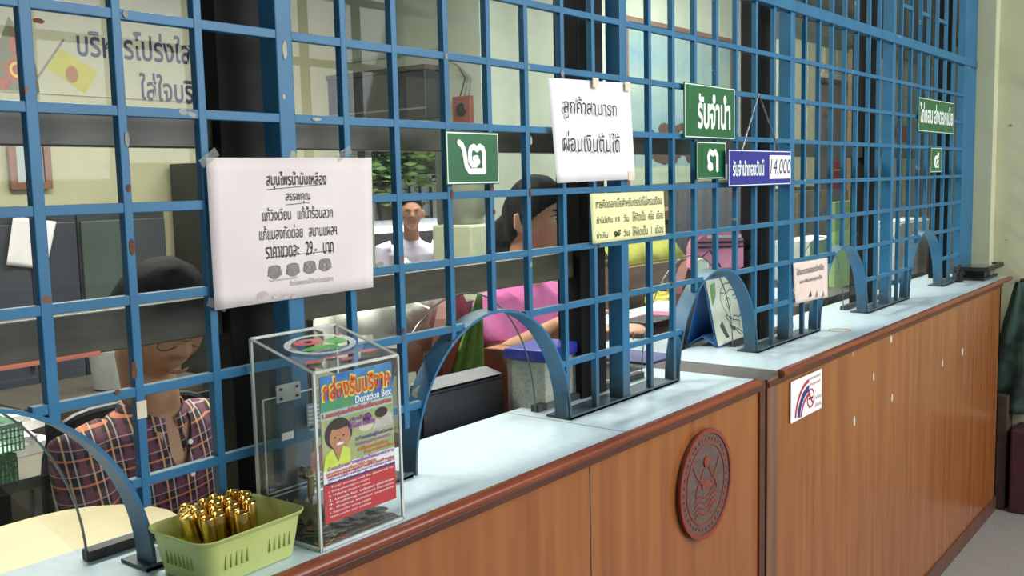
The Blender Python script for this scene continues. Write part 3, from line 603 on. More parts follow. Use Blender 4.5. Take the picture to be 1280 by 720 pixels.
# printed photograph: girl in lime top
gx, gz = 0.22, 0.57
def pe(nm_, fx, fz, rx, rz, m, k, n=20): pf(nm_, [ell(px0 + fx * PW, pz0 + fz * PH, rx * PW, rz * PH, n)], m, k)
pe('printed_hair', gx, gz + 0.022, 0.185, 0.108, HR, 3); pe('printed_face', gx + 0.015, gz - 0.004, 0.140, 0.090, SK, 4)
pf('printed_top', [[q(0.0, 0.36), q(0.36, 0.36), q(0.36, 0.47), q(0.27, 0.50), q(0.20, 0.40), q(0.12, 0.50), q(0.03, 0.46)]], LM, 5)
pf('printed_neck', [[q(0.15, 0.49), q(0.26, 0.49), q(0.20, 0.41)]], SK, 6)
pe('printed_hair', gx + 0.01, gz + 0.082, 0.125, 0.030, HR, 5)
pf('printed_features', [ell(*q(gx - 0.055, gz), 0.0022, 0.0012, 8), ell(*q(gx + 0.06, gz + 0.003), 0.0022, 0.0012, 8)] , HR, 6); pf('printed_smile', [ell(*q(gx + 0.01, gz - 0.048), 0.0072, 0.0020, 12)], PWH, 6); pf('printed_nose', [ell(*q(gx + 0.005, gz - 0.018), 0.0012, 0.001, 8)], HR, 6)
pe('printed_hair', 0.82, 0.660, 0.09, 0.036, HR, 5); pe('printed_face', 0.80, 0.635, 0.05, 0.022, SK, 4); pf('printed_child', [[q(.68, .55), q(.99, .55), q(.97, .63), q(.90, .66), q(.76, .64)]], mat('poster_grey_white', '#c9cbc9', '#b9a79a', rough=0.6, scale=(60, 60, 60)), 3); pe('printed_hair', 0.62, 0.645, 0.06, 0.036, HR, 5); pe('printed_child', 0.60, 0.59, 0.10, 0.035, mat('poster_cream', '#d8cfb4'), 2)
for t_, a, b_, c, d, m in (('ให้โอกาสเด็ก', 0.36, 0.72, 0.60, 0.645, PP), ('ปันน้ำใจ', 0.38, 0.66, 0.65, 0.68, PP), ('2.ช่วยเหลือผู้ด้อยโอกาส', 0.44, 0.98, 0.50, 0.535, PN), ('3.สนับสนุนอาหารกลางวัน', 0.44, 0.94, 0.465, 0.495, PP), ('4.สร้างอาคารเรียน', 0.46, 0.90, 0.43, 0.46, PO), ('ซื้ออุปกรณ์การเรียน', 0.56, 0.98, 0.395, 0.425, PO),
        ('ร่วมบริจาคช่วยเหลือเด็กและเยาวชน', 0.05, 0.98, 0.355, 0.385, PP), ('สอบถามรายละเอียดได้ที่สำนักงาน', 0.03, 0.72, 0.325, 0.352, PO), ('ขอขอบคุณทุกท่านที่ร่วมทำบุญ', 0.04, 0.98, 0.30, 0.33, PR), ('เงินบริจาคทุกบาทมีคุณค่า', 0.06, 0.98, 0.283, 0.305, PP), ('โทรศัพท์ติดต่อสำนักงานใหญ่', 0.05, 0.98, 0.256, 0.28, PN)):
    pt(t_, a, b_, c, d, m, 0.03, 7)
for k, t_ in enumerate(('Your money will be donated to', '1. Giving scholarships to students', '2. Helping those in need', '3. Lunch for school children', '4. Building school houses', '5. Buying school supplies', '6. Support for young people', 'Thank you for your kindness')):
    z = 0.232 - k * 0.029; pt(t_, 0.05 + 0.03 * (k == 0), 0.62 + 0.34 * ((k * 7) % 5 in (0, 1, 3)), z, z + 0.017, PWH, 0.015, 7)
# coins in the box
COIN = [mat('coin_grey', '#6b6661', '#8b857c', rough=0.35, metal=0.6, scale=(200, 200, 200)), mat('coin_copper', '#9a5c3c', '#b0714c', rough=0.35, metal=0.6, scale=(200, 200, 200)), mat('coin_brass', '#9a8a55', '#aa9a66', rough=0.35, metal=0.6, scale=(200, 200, 200))]
def coin_mesh(r_):
    b = MB(); b.lathe([(0, 0), (r_ * 0.96, 0), (r_, 0.0004), (r_, 0.0016), (r_ * 0.96, 0.002), (r_ * 0.86, 0.002), (r_ * 0.84, 0.0016), (0, 0.0016)], 20); return b.mesh('coin', True)
cm = {}
RC = random.Random(3)
Rz = Matrix.Rotation(ang, 4, 'Z')
n = 0; cells = {}
for k in range(110):
    rr = RC.choice([0.0115, 0.0115, 0.012, 0.010]); x = RC.uniform(0.017, BW - 0.017); y = 0.016 + (BD - 0.034) * RC.random() ** 1.5
    if k < 14: y = 0.015; x = 0.016 + (BW - 0.032) * k / 13
    mi = 0 if RC.random() < 0.82 else (1 if RC.random() < 0.6 else 2)
    if k == 1: mi = 2
    if k == 4: mi = 1
    key = (rr, mi)
    if key not in cm:
        me = coin_mesh(rr); me.materials.append(COIN[mi]); cm[key] = me
    lvl = sum(1 for (a, b_) in cells.get('p', []) if math.hypot(a - x, b_ - y) < rr * 1.5)
    if lvl > 9: continue
    cells.setdefault('p', []).append((x, y))
    o = bpy.data.objects.new('coin', cm[key]); COL.objects.link(o)
    P_ = Rz @ Vector((x, y, 0)); o.location = (bA.x + P_.x, bA.y + P_.y, 0.0045 + lvl * 0.0022); o.rotation_euler = (RC.uniform(-.12, .12) * min(lvl, 1), RC.uniform(-.12, .12) * min(lvl, 1), RC.random() * 6)
    tag(o, ['silver-grey coin in the pile on the floor of the donation box', 'copper coin among the pile on the floor of the donation box', 'brass-coloured coin in the pile on the donation box floor'][mi], 'coin', ['grey coins in the donation box', 'copper coins in the donation box', 'brass coins in the donation box'][mi])
# crumpled brown note in the box
b = MB(); N = 12; G = [[b.bm.verts.new(((i / N - .5) * 0.09, (j / N - .5) * 0.055, 0.014 * math.sin(i * 1.3 + j) * math.sin(j * 0.9) + 0.012 * math.sin(i * .5))) for j in range(N + 1)] for i in range(N + 1)]
for i in range(N):
    for j in range(N): b.bm.faces.new((G[i][j], G[i + 1][j], G[i + 1][j + 1], G[i][j + 1]))
o = b.build('banknote', mat('banknote_brown', '#8d7a5e', '#a58c6b', rough=0.8, scale=(60, 60, 60)), None, smooth=2); P_ = Rz @ Vector((0.055, 0.09, 0))
o.location = (bA.x + P_.x, bA.y + P_.y, 0.026); o.rotation_euler = (0.1, -0.10, 0.5 + ang); o.modifiers.new('s', 'SOLIDIFY').thickness = 0.0003
tag(o, 'crumpled brown banknote lying on the coins in the donation box', 'banknote')
# ------------------------------------------------------------------ green basket with gold-capped bottles
GB = mat('green_plastic', '#c6d27c', '#cfda88', rough=0.4, scale=(10, 10, 10)); 
GB.node_tree.nodes['Principled BSDF'].inputs['Transmission Weight'].default_value = 0.25; GB.node_tree.nodes['Principled BSDF'].inputs['Roughness'].default_value = 0.4
def rrect(hx, hy, r_, n=6):
    o = []
    for cx, cy, a0 in ((hx - r_, hy - r_, 0), (-hx + r_, hy - r_, math.pi / 2), (-hx + r_, -hy + r_, math.pi), (hx - r_, -hy + r_, 1.5 * math.pi)):
        for k in range(n + 1): a = a0 + math.pi / 2 * k / n; o.append((cx + r_ * math.cos(a), cy + r_ * math.sin(a)))
    return o
KX, KY, KA = -0.170, -0.067, 0.03
HX, HY, KH = 0.088, 0.066, 0.062
bk = empty('plastic_basket', (KX, KY, 0.0005), 'small yellow-green plastic basket full of gold-capped bottles left of the donation box', 'basket', rot=(0, 0, KA))
b = MB(); lv = [(0.0, 0.80, 0.0), (0.001, 0.82, 0.0), (0.030, 0.88, 0), (KH - 0.006, 0.93, 0), (KH - 0.004, 0.975, 0), (KH, 1.0, 0), (KH + 0.001, 0.98, 0), (KH - 0.003, 0.93, 0), (0.030, 0.865, 0), (0.003, 0.80, 0)]
prev = None
for z, k, _ in lv:
    P = rrect(HX * k, HY * k, 0.024 * k); cur = [b.bm.verts.new((x, y, z)) for x, y in P]
    if prev:
        for i in range(len(P)): b.bm.faces.new((prev[i], prev[(i + 1) % len(P)], cur[(i + 1) % len(P)], cur[i]))
    else: b.bm.faces.new(cur[::-1])
    prev = cur
b.bm.faces.new(prev); b.build('tub', GB, bk, smooth=True)
GD = mat('green_plastic_slot', '#98a655', rough=0.6)
for grp, x0 in ((0, -0.050), (1, 0.020)):
    for k in range(5):
        x = x0 + k * 0.0085
        ya = -HY * 0.885 - 0.0005
        sl_ = MB(); sl_.box(x - 0.0009, x + 0.0009, ya - 0.0006, ya + 0.003, 0.020, 0.038); sl_.xform(Matrix.Translation((0, ya, 0)) @ Matrix.Rotation(-0.10 * 0, 4, 'X') @ Matrix.Translation((0, -ya, 0)))
        sl_.build('slot', GD, bk)
for k in range(7):
    y = -0.026 + k * 0.0085; MB().box(-HX * 0.885 - 0.001, -HX * 0.885 + 0.003, y - 0.0009, y + 0.0009, 0.020, 0.038).build('slot', GD, bk)
GOLD = mat('gold_cap', '#cfab5c', '#dcbb74', rough=0.16, metal=1.0, scale=(40, 40, 40)); OIL = mat('yellow_oil', '#c4b21e', '#d2c232', rough=0.15, scale=(30, 30, 30))
b = MB(); b.lathe([(0, 0), (0.0102, 0), (0.0112, 0.002), (0.0112, 0.028), (0.007, 0.034), (0.006, 0.040)], 16); ME_B = b.mesh('glass_body', True); ME_B.materials.append(OIL)
b = MB(); b.lathe([(0.0080, 0), (0.0094, 0.0), (0.0096, 0.002), (0.0096, 0.040), (0.0090, 0.042), (0.0078, 0.042), (0.0072, 0.040), (0, 0.0395)], 20); ME_C = b.mesh('cap', True); ME_C.materials.append(GOLD)
RB = random.Random(11); spots = []
lay = [(275, 653, .105), (312, 650, 0.1), (340, 640, .1), (261, 640, .1), (290, 637, .1), (320, 634, .1), (245, 642, .1), (275, 627, .1), (303, 628, .1), (332, 624, .1), (228, 634, .1), (252, 628, .1), (262, 622, .1), (290, 620, .1), (316, 620, .1), (310, 614, .1), (345, 622, .1), (325, 616, .1)]
# three rows packed from the left end of the basket
for j, (yy, xs) in enumerate([(-0.020, [-.046, -.028, -.003, .024]), (0.002, [-.062, -.040, -.014, .010, .034]), (0.025, [-.050, -.027, -.003, .020, .045]), (0.044, [-.030, -.006, .019, .042]), (-0.040, [-.006, ])]):
    for i, x in enumerate(xs):
        lean = 0.0
        if x < -0.048: lean = -0.34
        elif x < -0.036: lean = -0.17
        spots.append((x + (0.024 if lean < -.3 else 0.010 if lean < -.15 else 0) + RB.uniform(-.001, .001), yy + RB.uniform(-.002, .002), lean + RB.uniform(-.04, .04), RB.uniform(-.05, .05)))
ORD = ['leftmost', 'second from left', 'third from left', 'fourth from left', 'fifth from left', 'rightmost']; ROWN = ['middle-front row', 'middle row', 'middle-back row', 'back row', 'front row']; CNT = [4, 5, 5, 4, 1]
rows_ = [(j, i) for j, c_ in enumerate(CNT) for i in range(c_)]
for (j_, i_), (x, y, lean, l2) in zip(rows_, spots):
    o = empty('oil_bottle', (0, 0, 0), ('gold-capped oil bottle' if lean > -.15 else 'leaning gold-capped oil bottle') + ', ' + ('rightmost' if i_ == CNT[j_] - 1 else ORD[i_]) + ' in the ' + ROWN[j_] + ' of the basket', 'bottle', 'gold-capped bottles in the green basket')
    o.matrix_world = Matrix.Translation((KX, KY, 0)) @ Matrix.Rotation(KA, 4, 'Z') @ Matrix.Translation((x, y, 0.0065 + (0.006 if lean < -.15 else 0))) @ Matrix.Rotation(lean, 4, 'Y') @ Matrix.Rotation(l2, 4, 'X')
    link('bottle_body', ME_B, None, o); c_ = link('cap', ME_C, None, o); c_.location = (0, 0, 0.032)
# ------------------------------------------------------------------ office furniture and walls
def at(u, v, d): return CAM + ray(u, v) * d
WD2 = mat('reddish_chair_wood', '#592312', '#6b2c17', rough=0.6, scale=(30, 30, 3), detail=6); GREY = mat('steel_grey_dark', '#2f3236', '#3b3e42', rough=0.4, scale=(4, 4, 4))
CREAM = mat('cream_desktop', '#e3d3aa', '#eadcb6', rough=0.4, scale=(8, 8, 8)); BLK = mat('black_plastic', '#17181b', '#1f2023', rough=0.45, scale=(40, 40, 40)); GRT = mat('grey_plastic_top', '#3d3f43', '#494b4f', rough=0.5)
BROWN = mat('brown_cabinet', '#6a5044', '#7a5f52', rough=0.5, scale=(3, 30, 30))
# wall sign with painted words and flag (left, high on the back wall)
p0, p1 = PY(-40, 20, FY - .004), PY(246, 128, FY - .004)
sg = empty('wall_banner', ((p0.x + p1.x) / 2, FY - 0.004, p1.z), 'long cream wall banner with blue Thai words and small yellow flag picture', 'banner')
sgw, sgh = (p1.x - p0.x) / 2, 0.46
box('board', -sgw, sgw, -0.004, 0.003, 0, sgh, mat('banner_cream', '#cdc9ab', '#d5d1b6', rough=0.7, scale=(3, 3, 3)), sg); 
def bpx(u, v): p_ = PY(u, v, FY - .01); return p_.x - sg.location.x, p_.z - sg.location.z
def btxt(t_, u0, v0, u1, v1, h_, m):
    x0, z0 = bpx(u0, v0); x1, z1 = bpx(u1, v1); me = text_mesh(t_, x0, x1, 0, h_, -0.0052, 0.02)
    for vv in me.vertices: vv.co.z += z0 + (z1 - z0) * (vv.co.x - x0) / (x1 - x0)
    link('lettering', me, m, sg)
NV = mat('banner_navy', '#34325f', rough=0.6)
btxt('บริหารโปร่งใส', 97, 70, 240, 81, 0.135, NV); btxt('มี', 244, 82, 262, 84, 0.10, NV); btxt('ใส่ใจบริการ', 176, 125, 276, 132, 0.13, NV)
fp = [bpx(*q_) for q_ in ((76, 60), (122, 90), (107, 117), (57, 84))]; flat('flag_picture', [fp], -0.0050, mat('flag_yellow', '#c9bf2e', '#d8cf4a', rough=0.6, scale=(9, 9, 9)), sg)
flat('flag_emblem', [ell(*bpx(90, 93), 0.030, 0.038, 14)], -0.0056, mat('flag_orange', '#b5702f', rough=0.6), sg); flat('flag_pole', stroke([bpx(45, 100), bpx(80, 49)], 0.010), -0.0056, mat('pole_grey', '#8f877c', rough=0.6), sg)
e1 = bpx(18, 78); OR = mat('emblem_orange', '#c5673f', '#b34a35', rough=0.6, scale=(30, 30, 30)); G2 = mat('emblem_green', '#6f8a63', '#8b6f53', rough=0.6, scale=(30, 30, 30))
flat('floral_emblem', [[(e1[0] - .09, e1[1] - .12), (e1[0] + .10, e1[1] - .12), (e1[0] + .09, e1[1] + .0), (e1[0] + .04, e1[1] + .12), (e1[0] - .01, e1[1] + .19), (e1[0] - .06, e1[1] + .07)]], -0.0050, G2, sg)
flat('floral_emblem', [ell(e1[0] + .01, e1[1] - .03, .055, .055, 16), ell(e1[0] + .05, e1[1] - .09, .04, .025, 12), ell(e1[0] - .06, e1[1] - .09, .04, .025, 12), ell(e1[0] + .01, e1[1] + .07, .03, .04, 12)], -0.0056, OR, sg)
flat('floral_emblem', ringpolys(e1[0] + .01, e1[1] - .03, .022, .022, .034, .034, 16), -0.0062, PYL, sg)
a_, b_ = PY(8, 170, FY - .02), PY(65, 236, FY - .02)
pf_ = empty('picture_frame', ((a_.x + b_.x) / 2, FY - .012, b_.z), 'small brown framed certificate on the cream wall at far left', 'picture'); fw, fh = (b_.x - a_.x) / 2, a_.z - b_.z
fr = MB(); t = 0.03
for q_ in ((-fw, fw, 0, t), (-fw, fw, fh - t, fh), (-fw, -fw + t, t, fh - t), (fw - t, fw, t, fh - t)): fr.box(q_[0], q_[1], -0.02, 0.0, q_[2], q_[3])
fr.build('frame', mat('frame_brown', '#8a5a41', '#9a6a4c', rough=0.4), pf_); box('print', -fw + t, fw - t, -0.008, -0.002, t, fh - t, mat('print_pale', '#c2cdca', '#b3c0bf', rough=0.5, scale=(3, 3, 60)), pf_)
# steel cabinets under it
q0 = PY(0, 272, 2.7); q1 = PY(235, 250, 2.7)
for k in range(3):
    x0 = 0.33 + k * 0.405
    cb_ = empty('steel_cabinet', (x0 + 0.20, 2.72, FLOOR), ['leftmost', 'middle', 'rightmost'][k] + ' of the three dark grey steel cabinets along the back wall', 'cabinet', 'steel cabinets')
    hz = q0.z - FLOOR
    box('carcass', -0.20, 0.20, 0.0, 0.36, 0, hz, GREY, cb_, 0.004)
    for s_ in (0, 1):
        dr = box('door', -0.192 + s_ * 0.194, -0.002 + s_ * 0.194, -0.015, 0.0, 0.05, hz - 0.03, mat('steel_door_%d' % ((k * 2 + s_) % 3), ('#35383f', '#44504a', '#3a3d44')[(k * 2 + s_) % 3], ('#3d4048', '#4e5a52', '#42454c')[(k * 2 + s_) % 3], rough=0.4, scale=(3, 3, 3)), cb_, 0.003)
        box('handle', (-0.03 if s_ == 0 else 0.03) - 0.006, (-0.03 if s_ == 0 else 0.03) + 0.006, -0.03, -0.015, hz * 0.6, hz * 0.6 + 0.10, mat('chrome', '#9a9a98', rough=0.2, metal=1), dr)
cs = [(p_.x, p_.z) for p_ in (PY(16, 270, 2.695), PY(70, 277, 2.695), PY(6, 331, 2.695), PY(56, 337, 2.695))]
sheet('paper_sheet', cs, PAPERW, 'blank white sheet taped askew on the left steel cabinet', 'paper', y=2.695, curl=0.01)
# tall dark locker right of the cream wall
box('dark_locker', -0.08, 0.08, -0.15, 0.15, 0, 1.72, GREY, loc=(1.89, 2.92, FLOOR)); tag(bpy.data.objects['dark_locker'], 'tall dark locker at the end of the cream back wall', 'locker')
# cream inner desk behind the near counter
dk = empty('inner_desk', (-0.6, 0.35, FLOOR), 'low cream desk with rounded end just behind the near counter', 'desk')
zt = -0.055; poly = [(-2.0, -0.16), (0.44, -0.16)] + [(0.44 + 0.16 * math.sin(t_), -0.0 - 0.16 * math.cos(t_)) for t_ in [math.pi * k / 10 for k in range(1, 10)]] + [(0.44, 0.16), (-2.0, 0.16)]
b = MB(); b.extr(poly, -zt * 0 + (zt - FLOOR) - 0.022, zt - FLOOR); b.build('desktop', CREAM, dk)
b = MB(); b.extr([(x * 1.001, y * 1.02) for x, y in poly], zt - FLOOR - 0.027, zt - FLOOR - 0.004); b.build('edge_band', mat('desk_edge', '#6f6350', rough=0.5), dk)
for x in (-1.8, 0.3): box('leg', x - 0.03, x + 0.03, -0.1, 0.1, 0, zt - FLOOR - 0.025, GREY, dk)
# side table with papers and green basket at far left
tb = empty('side_table', (0.06, 1.53, FLOOR), 'dark-edged side table holding papers and a green tray at far left', 'table'); TZ = -0.20
box('table_top', -0.65, 0.32, -0.28, 0.28, TZ - FLOOR - 0.03, TZ - FLOOR, mat('table_grey', '#6b675c', '#787366', rough=0.5), tb); 
for x in (-0.6, 0.28):
    for y in (-0.24, 0.24): box('leg', x - 0.02, x + 0.02, y - 0.02, y + 0.02, 0, TZ - FLOOR - 0.03, BLK, tb)
# green mesh trays stacked
gpos = Vector((0.065, 1.28, TZ))
for k in range(2):
    g_ = empty('plastic_tray', (gpos.x - 0.10 + 0.02 * k, gpos.y + 0.10, TZ + 0.001 + 0.075 * k), ['green perforated plastic tray on the side table, lower of two', 'pale green perforated plastic tray stacked on the lower green tray'][k], 'tray')
    gm = mat('tray_green', '#5fa066', '#6fb377', rough=0.5) if k == 0 else mat('tray_mint', '#a9cdb6', '#b6d8c2', rough=0.5)
    b = MB(); hx_, hy_, hh = 0.19, 0.14, 0.070
    b.box(-hx_, hx_, -hy_, hy_, 0, 0.003)
    b.box(-hx_, hx_, -hy_, -hy_ + .003, hh - .012, hh).box(-hx_, hx_, hy_ - .003, hy_, hh - .012, hh).box(-hx_, -hx_ + .003, -hy_, hy_, hh - .012, hh).box(hx_ - .003, hx_, -hy_, hy_, hh - .012, hh); b.build('tray_rim', gm, g_)
    b = MB()
    for i in range(39):
        x = -hx_ + i * 0.01
        for y in (-hy_, hy_ - .002): b.box(x - .002, x + .002, y, y + .002, 0.002, hh - .01)
    for i in range(29):
        y = -hy_ + i * 0.01
        for x in (-hx_, hx_ - .002): b.box(x, x + .002, y - .002, y + .002, 0.002, hh - .01)
    for z in (0.02, 0.035, 0.05): b.box(-hx_, hx_, -hy_, -hy_ + .002, z - .002, z + .002).box(hx_ - .002, hx_, -hy_, hy_, z - .002, z + .002)
    o = b.build('mesh_wall', gm, g_); o['kind'] = 'stuff'
for k in range(4):
    p_ = PZ([60, 20, 70, 75][k], [520, 515, 510, 520][k], TZ + 0.1)
    o = box('paper_stack', -0.11, 0.11, -0.15, 0.15, 0, [0.03, 0.02, 0.025, 0.02][k], PAPERW, loc=(0.24 - 0.01 * k, 1.60 + 0.02 * k, TZ + 0.001 + [0, 0.031, 0.052, 0.078][k])); o.rotation_euler.z = [0.1, -0.2, 0.3, 0.05][k]
    tag(o, ['bottom ream', 'second ream', 'third ream', 'top ream'][k] + ' of white paper piled on the side table', 'paper', 'paper reams on the side table')
# mesh office chair of the man
def office_chair(pos, rz, label, wdt=0.22, camo=True):
    c = empty('office_chair', pos, label, 'chair', rot=(0, 0, rz))
    b = MB(); b.tube([(0.0 + 0.03 * math.cos(a) * 0, wdt * math.copysign(abs(math.cos(a)) ** 0.45, math.cos(a)), 0.70 + 0.24 * math.copysign(abs(math.sin(a)) ** 0.45, math.sin(a))) for a in [2 * math.pi * k / 32 for k in range(33)]], 0.011, 8, False); b.build('back_frame', BLK, c, smooth=True)
    b = MB(); b.box(-0.004, 0.004, -wdt + .01, wdt - .01, 0.48, 0.93); b.build('back_mesh', mat('mesh_black', '#15161a', '#24262b', rough=0.8, scale=(300, 300, 300)), c)
    box('seat', 0.0, 0.45, -wdt, wdt, 0.40, 0.46, BLK, c, 0.02); box('back_bracket', -0.02, 0.0, -0.03, 0.03, 0.36, 0.60, BLK, c)
    MB().tube([(0.22, 0, 0.08), (0.22, 0, 0.40)], 0.025, 10).build('gas_column', BLK, c)
    for k in range(5):
        a = 2 * math.pi * k / 5; l_ = MB().tube([(0.22, 0, 0.09), (0.22 + 0.28 * math.cos(a), 0.28 * math.sin(a), 0.06)], 0.018, 8).build('leg', BLK, c)
        MB().lathe([(0, -0.012), (0.025, -0.012), (0.025, 0.012), (0, 0.012)], 12).xform(Matrix.Translation((0.22 + 0.28 * math.cos(a), 0.28 * math.sin(a), 0.026)) @ Matrix.Rotation(math.pi / 2, 4, 'X')).build('castor', BLK, l_)
    return c
p_ = Vector((0.30, 0.95, PY(60, 525, 0.95).z - 0.07))
och = office_chair((p_.x, p_.y, FLOOR + 0.02 * 0), -math.pi / 2, 'black mesh-backed office chair at far left beside the plaid-shirted man')
och.location.z = p_.z + 0.08 - 0.94 - 0.0; och.location.z = FLOOR
for ch in och.children:
    if ch.name.startswith('back'): ch.location.z = (p_.z + 0.07) - (FLOOR + 0.94)
cu_ = MB(); cu_.box(0.02, 0.13, -0.20, 0.20, 0.44, 0.60, 0.03); o = cu_.build('cushion', mat('camouflage_cloth', '#2c3328', '#7f9480', rough=0.9, scale=(14, 14, 14), lo=0.47, hi=0.53), None, smooth=True); o.location = (och.location.x, och.location.y, och.location.z + (p_.z + 0.07) - (FLOOR + 0.94) ); o.rotation_euler = och.rotation_euler
tag(o, 'green and black camouflage cushion on the mesh office chair', 'cushion')
# white mug and pen pot behind the man
b = MB(); b.lathe([(0, 0), (0.043, 0), (0.050, 0.004), (0.058, 0.13), (0.055, 0.13), (0.047, 0.006), (0, 0.006)], 20)
p_ = at(136, 478, 3.3); o = b.build('white_cup', mat('cup_white', '#a9aaa3', '#b4b5ae', rough=0.4), None, smooth=True); o.location = (p_.x, p_.y, p_.z - 0.02); tag(o, 'pale tapering cup standing behind the ear of the plaid-shirted man', 'cup'); CUPZ = p_.z - 0.02
o = empty('filing_cabinet', (p_.x - 0.02, p_.y + 0.12, FLOOR), 'dark two-door filing cabinet behind the plaid-shirted man, carrying the pale cup', 'cabinet'); hz = CUPZ - FLOOR - 0.001
box('carcass', -0.30, 0.34, -0.18, 0.18, 0, hz, mat('cab_brown_dark', '#3c372f', '#474138', rough=0.5), o, 0.003)
for s_ in (0, 1): box('door', -0.29 + s_ * 0.315, 0.015 + s_ * 0.315, -0.195, -0.18, 0.04, hz - 0.03, mat('cab_brown_door', '#453f35', '#4f483d', rough=0.5), o, 0.003)
# ------------------------------------------------------------------ side wall: shutter box, red box, wires, window frame
WL = SX
y0, y1 = on(550, 95, 0, SX).y, on(430, 105, 0, SX).y
zt_, zb_ = on(500, 95, 0, SX).z, on(500, 152, 0, SX).z
sb = empty('shutter_box', (SX - 0.05, (y0 + y1) / 2, zb_), 'dark grey roller shutter box over the street opening in the side wall', 'shutter box')
hl = (y1 - y0) / 2 + 0.02; box('housing', -0.09, 0.04, -hl, hl, 0, zt_ - zb_, GREY, sb, 0.006); box('housing_cap', -0.10, 0.045, -hl - .01, hl + .01, zt_ - zb_, zt_ - zb_ + 0.025, mat('brown_dark', '#4a4238'), sb); box('trim_line', -0.094, -0.09, -hl, hl, 0.045, 0.055, mat('trim_grey', '#77787a', rough=0.4), sb)
# raceway
ra, rb = on(437, 77, 0, SX), on(550, 60, 0, SX); tag(MB().box(-0.012, 0, ra.y * 0 , abs(ra.y - rb.y), -0.008, 0.008).build('cable_raceway', mat('raceway', '#99a092', rough=0.6), None, loc=(SX, rb.y, ra.z)), 'thin cable raceway on the side wall above the dark shutter box', 'cable')
r0_, r1_ = PY(566, 121, BY - .04), PY(590, 154, BY - .04); 
r0_ = on(565, 121, 0, SX - 0.03); r1_ = on(588, 154, 0, SX - 0.03)
rbx = empty('alarm_box', (SX, (r0_.y + r1_.y) / 2, r1_.z), 'red-brown alarm box with wires on the wall beside the shutter box', 'alarm box'); hw = abs(r0_.y - r1_.y) / 2
box('case', -0.03, 0, -hw, hw, 0, r0_.z - r1_.z, mat('alarm_red', '#7a443a', '#874d42', rough=0.5), rbx, 0.004)
MB().lathe([(0, 0), (0.035, 0), (0.03, 0.008), (0, 0.010)], 16).xform(Matrix.Translation((-0.03, 0, (r0_.z - r1_.z) * 0.5)) @ Matrix.Rotation(-math.pi / 2, 4, 'Y')).build('dial', BLK, rbx)
for k in range(3):
    MB().tube([(-0.012, 0.02 - 0.03 * k, r0_.z - r1_.z), (-0.015, -0.02 - 0.02 * k, r0_.z - r1_.z + 0.09), (-0.015, 0.03, r0_.z - r1_.z + 0.16), (-0.012, 0.10, r0_.z - r1_.z + 0.19)], 0.003, 6).build('wire', BLK if k == 0 else mat('wire_grey', '#77786f'), rbx)
struct(box('trim_2', SX - 0.012, SX + 0.0, oy0 - 0.07, oy0 - 0.01, FLOOR, oz1 + 0.0, mat('jamb_grey', '#59615c', '#656d67', rough=0.5)))
b = MB(); b.box(SX - 0.01, SX + 0.02, oy0, oy1, oz1 - 0.10, oz1).box(SX - 0.01, SX + 0.02, oy1 - .03, oy1, oz0, oz1).box(SX - 0.01, SX + 0.02, oy0, oy1, oz0, oz0 + .03); struct(b.build('window_6', mat('jamb_dark', '#3b403d', rough=0.5)))
# ------------------------------------------------------------------ street outside
struct(box('pavement', SX + 0.1, 12.5, BY + 0.1, 13.0, -1.33, -1.28, mat('street_grey', '#a7a39b', '#b5b1a8', rough=0.8)))
tree = empty('street_tree', (8.3, 8.2, -1.28), 'leafy green street tree beyond the side opening', 'tree'); TB = mat('bark', '#3a3026'); MB().tube([(0, 0, 0), (0.05, 0, 1.2), (0, 0.1, 1.9)], [0.13, 0.11, 0.08], 10).build('trunk', TB, tree)
for k in range(5):
    a = 2 * math.pi * k / 5; MB().tube([(0, 0.08, 1.7), (0.5 * math.cos(a), 0.5 * math.sin(a), 2.2)], [0.06, 0.03], 6).build('branch', TB, tree)
b = MB(); RT = random.Random(5)
for k in range(2600):
    c_ = Vector((RT.gauss(0, 0.55), RT.gauss(0, 0.75), 2.35 + RT.gauss(0, 0.35))); m_ = Matrix.Translation(c_) @ Matrix.Rotation(RT.uniform(0, 6), 4, 'Z') @ Matrix.Rotation(RT.uniform(0, 3), 4, 'X')
    b.bm.faces.new([b.bm.verts.new(m_ @ Vector(q_)) for q_ in ((-.08, 0, 0), (0, -.03, .01), (.08, 0, 0), (0, .03, .01))])
o = b.build('foliage', mat('leaf_green', '#2e4a22', '#6d8f45', rough=0.6, scale=(2, 2, 2)), tree); o['kind'] = 'stuff'
# white car
car = empty('parked_car', (6.3, 5.9, -1.28), 'white parked car in the street behind the man in the pale shirt', 'car', rot=(0, 0, 2.36))
CW = mat('car_white', '#e6e8ea', '#eef0f2', rough=0.2, coat=0.5)
prof = [(-2.1, 0.25), (2.1, 0.25), (2.15, 0.55), (2.0, 0.78), (1.1, 0.92), (0.45, 1.38), (-0.9, 1.42), (-1.7, 1.0), (-2.1, 0.9), (-2.15, 0.5)]
b = MB(); b.prism(prof, -0.82, 0.82); bmesh.ops.bevel(b.bm, geom=b.bm.edges[:], offset=0.06, segments=3, affect='EDGES'); b.build('car_body', CW, car, smooth=True)
for s_ in (-1, 1):
    b = MB(); b.prism([(-1.45, 0.98), (0.95, 0.95), (0.40, 1.32), (-0.85, 1.36)], s_ * 0.825 - 0.004, s_ * 0.825 + 0.004); b.build('side_window', BLK, car)
b = MB(); b.bm.faces.new([b.bm.verts.new(q_) for q_ in ((1.10, -0.7, 0.94), (1.10, 0.7, 0.94), (0.47, 0.62, 1.37), (0.47, -0.62, 1.37))]); b.build('windscreen', BLK, car, loc=(0.02, 0, 0.01))
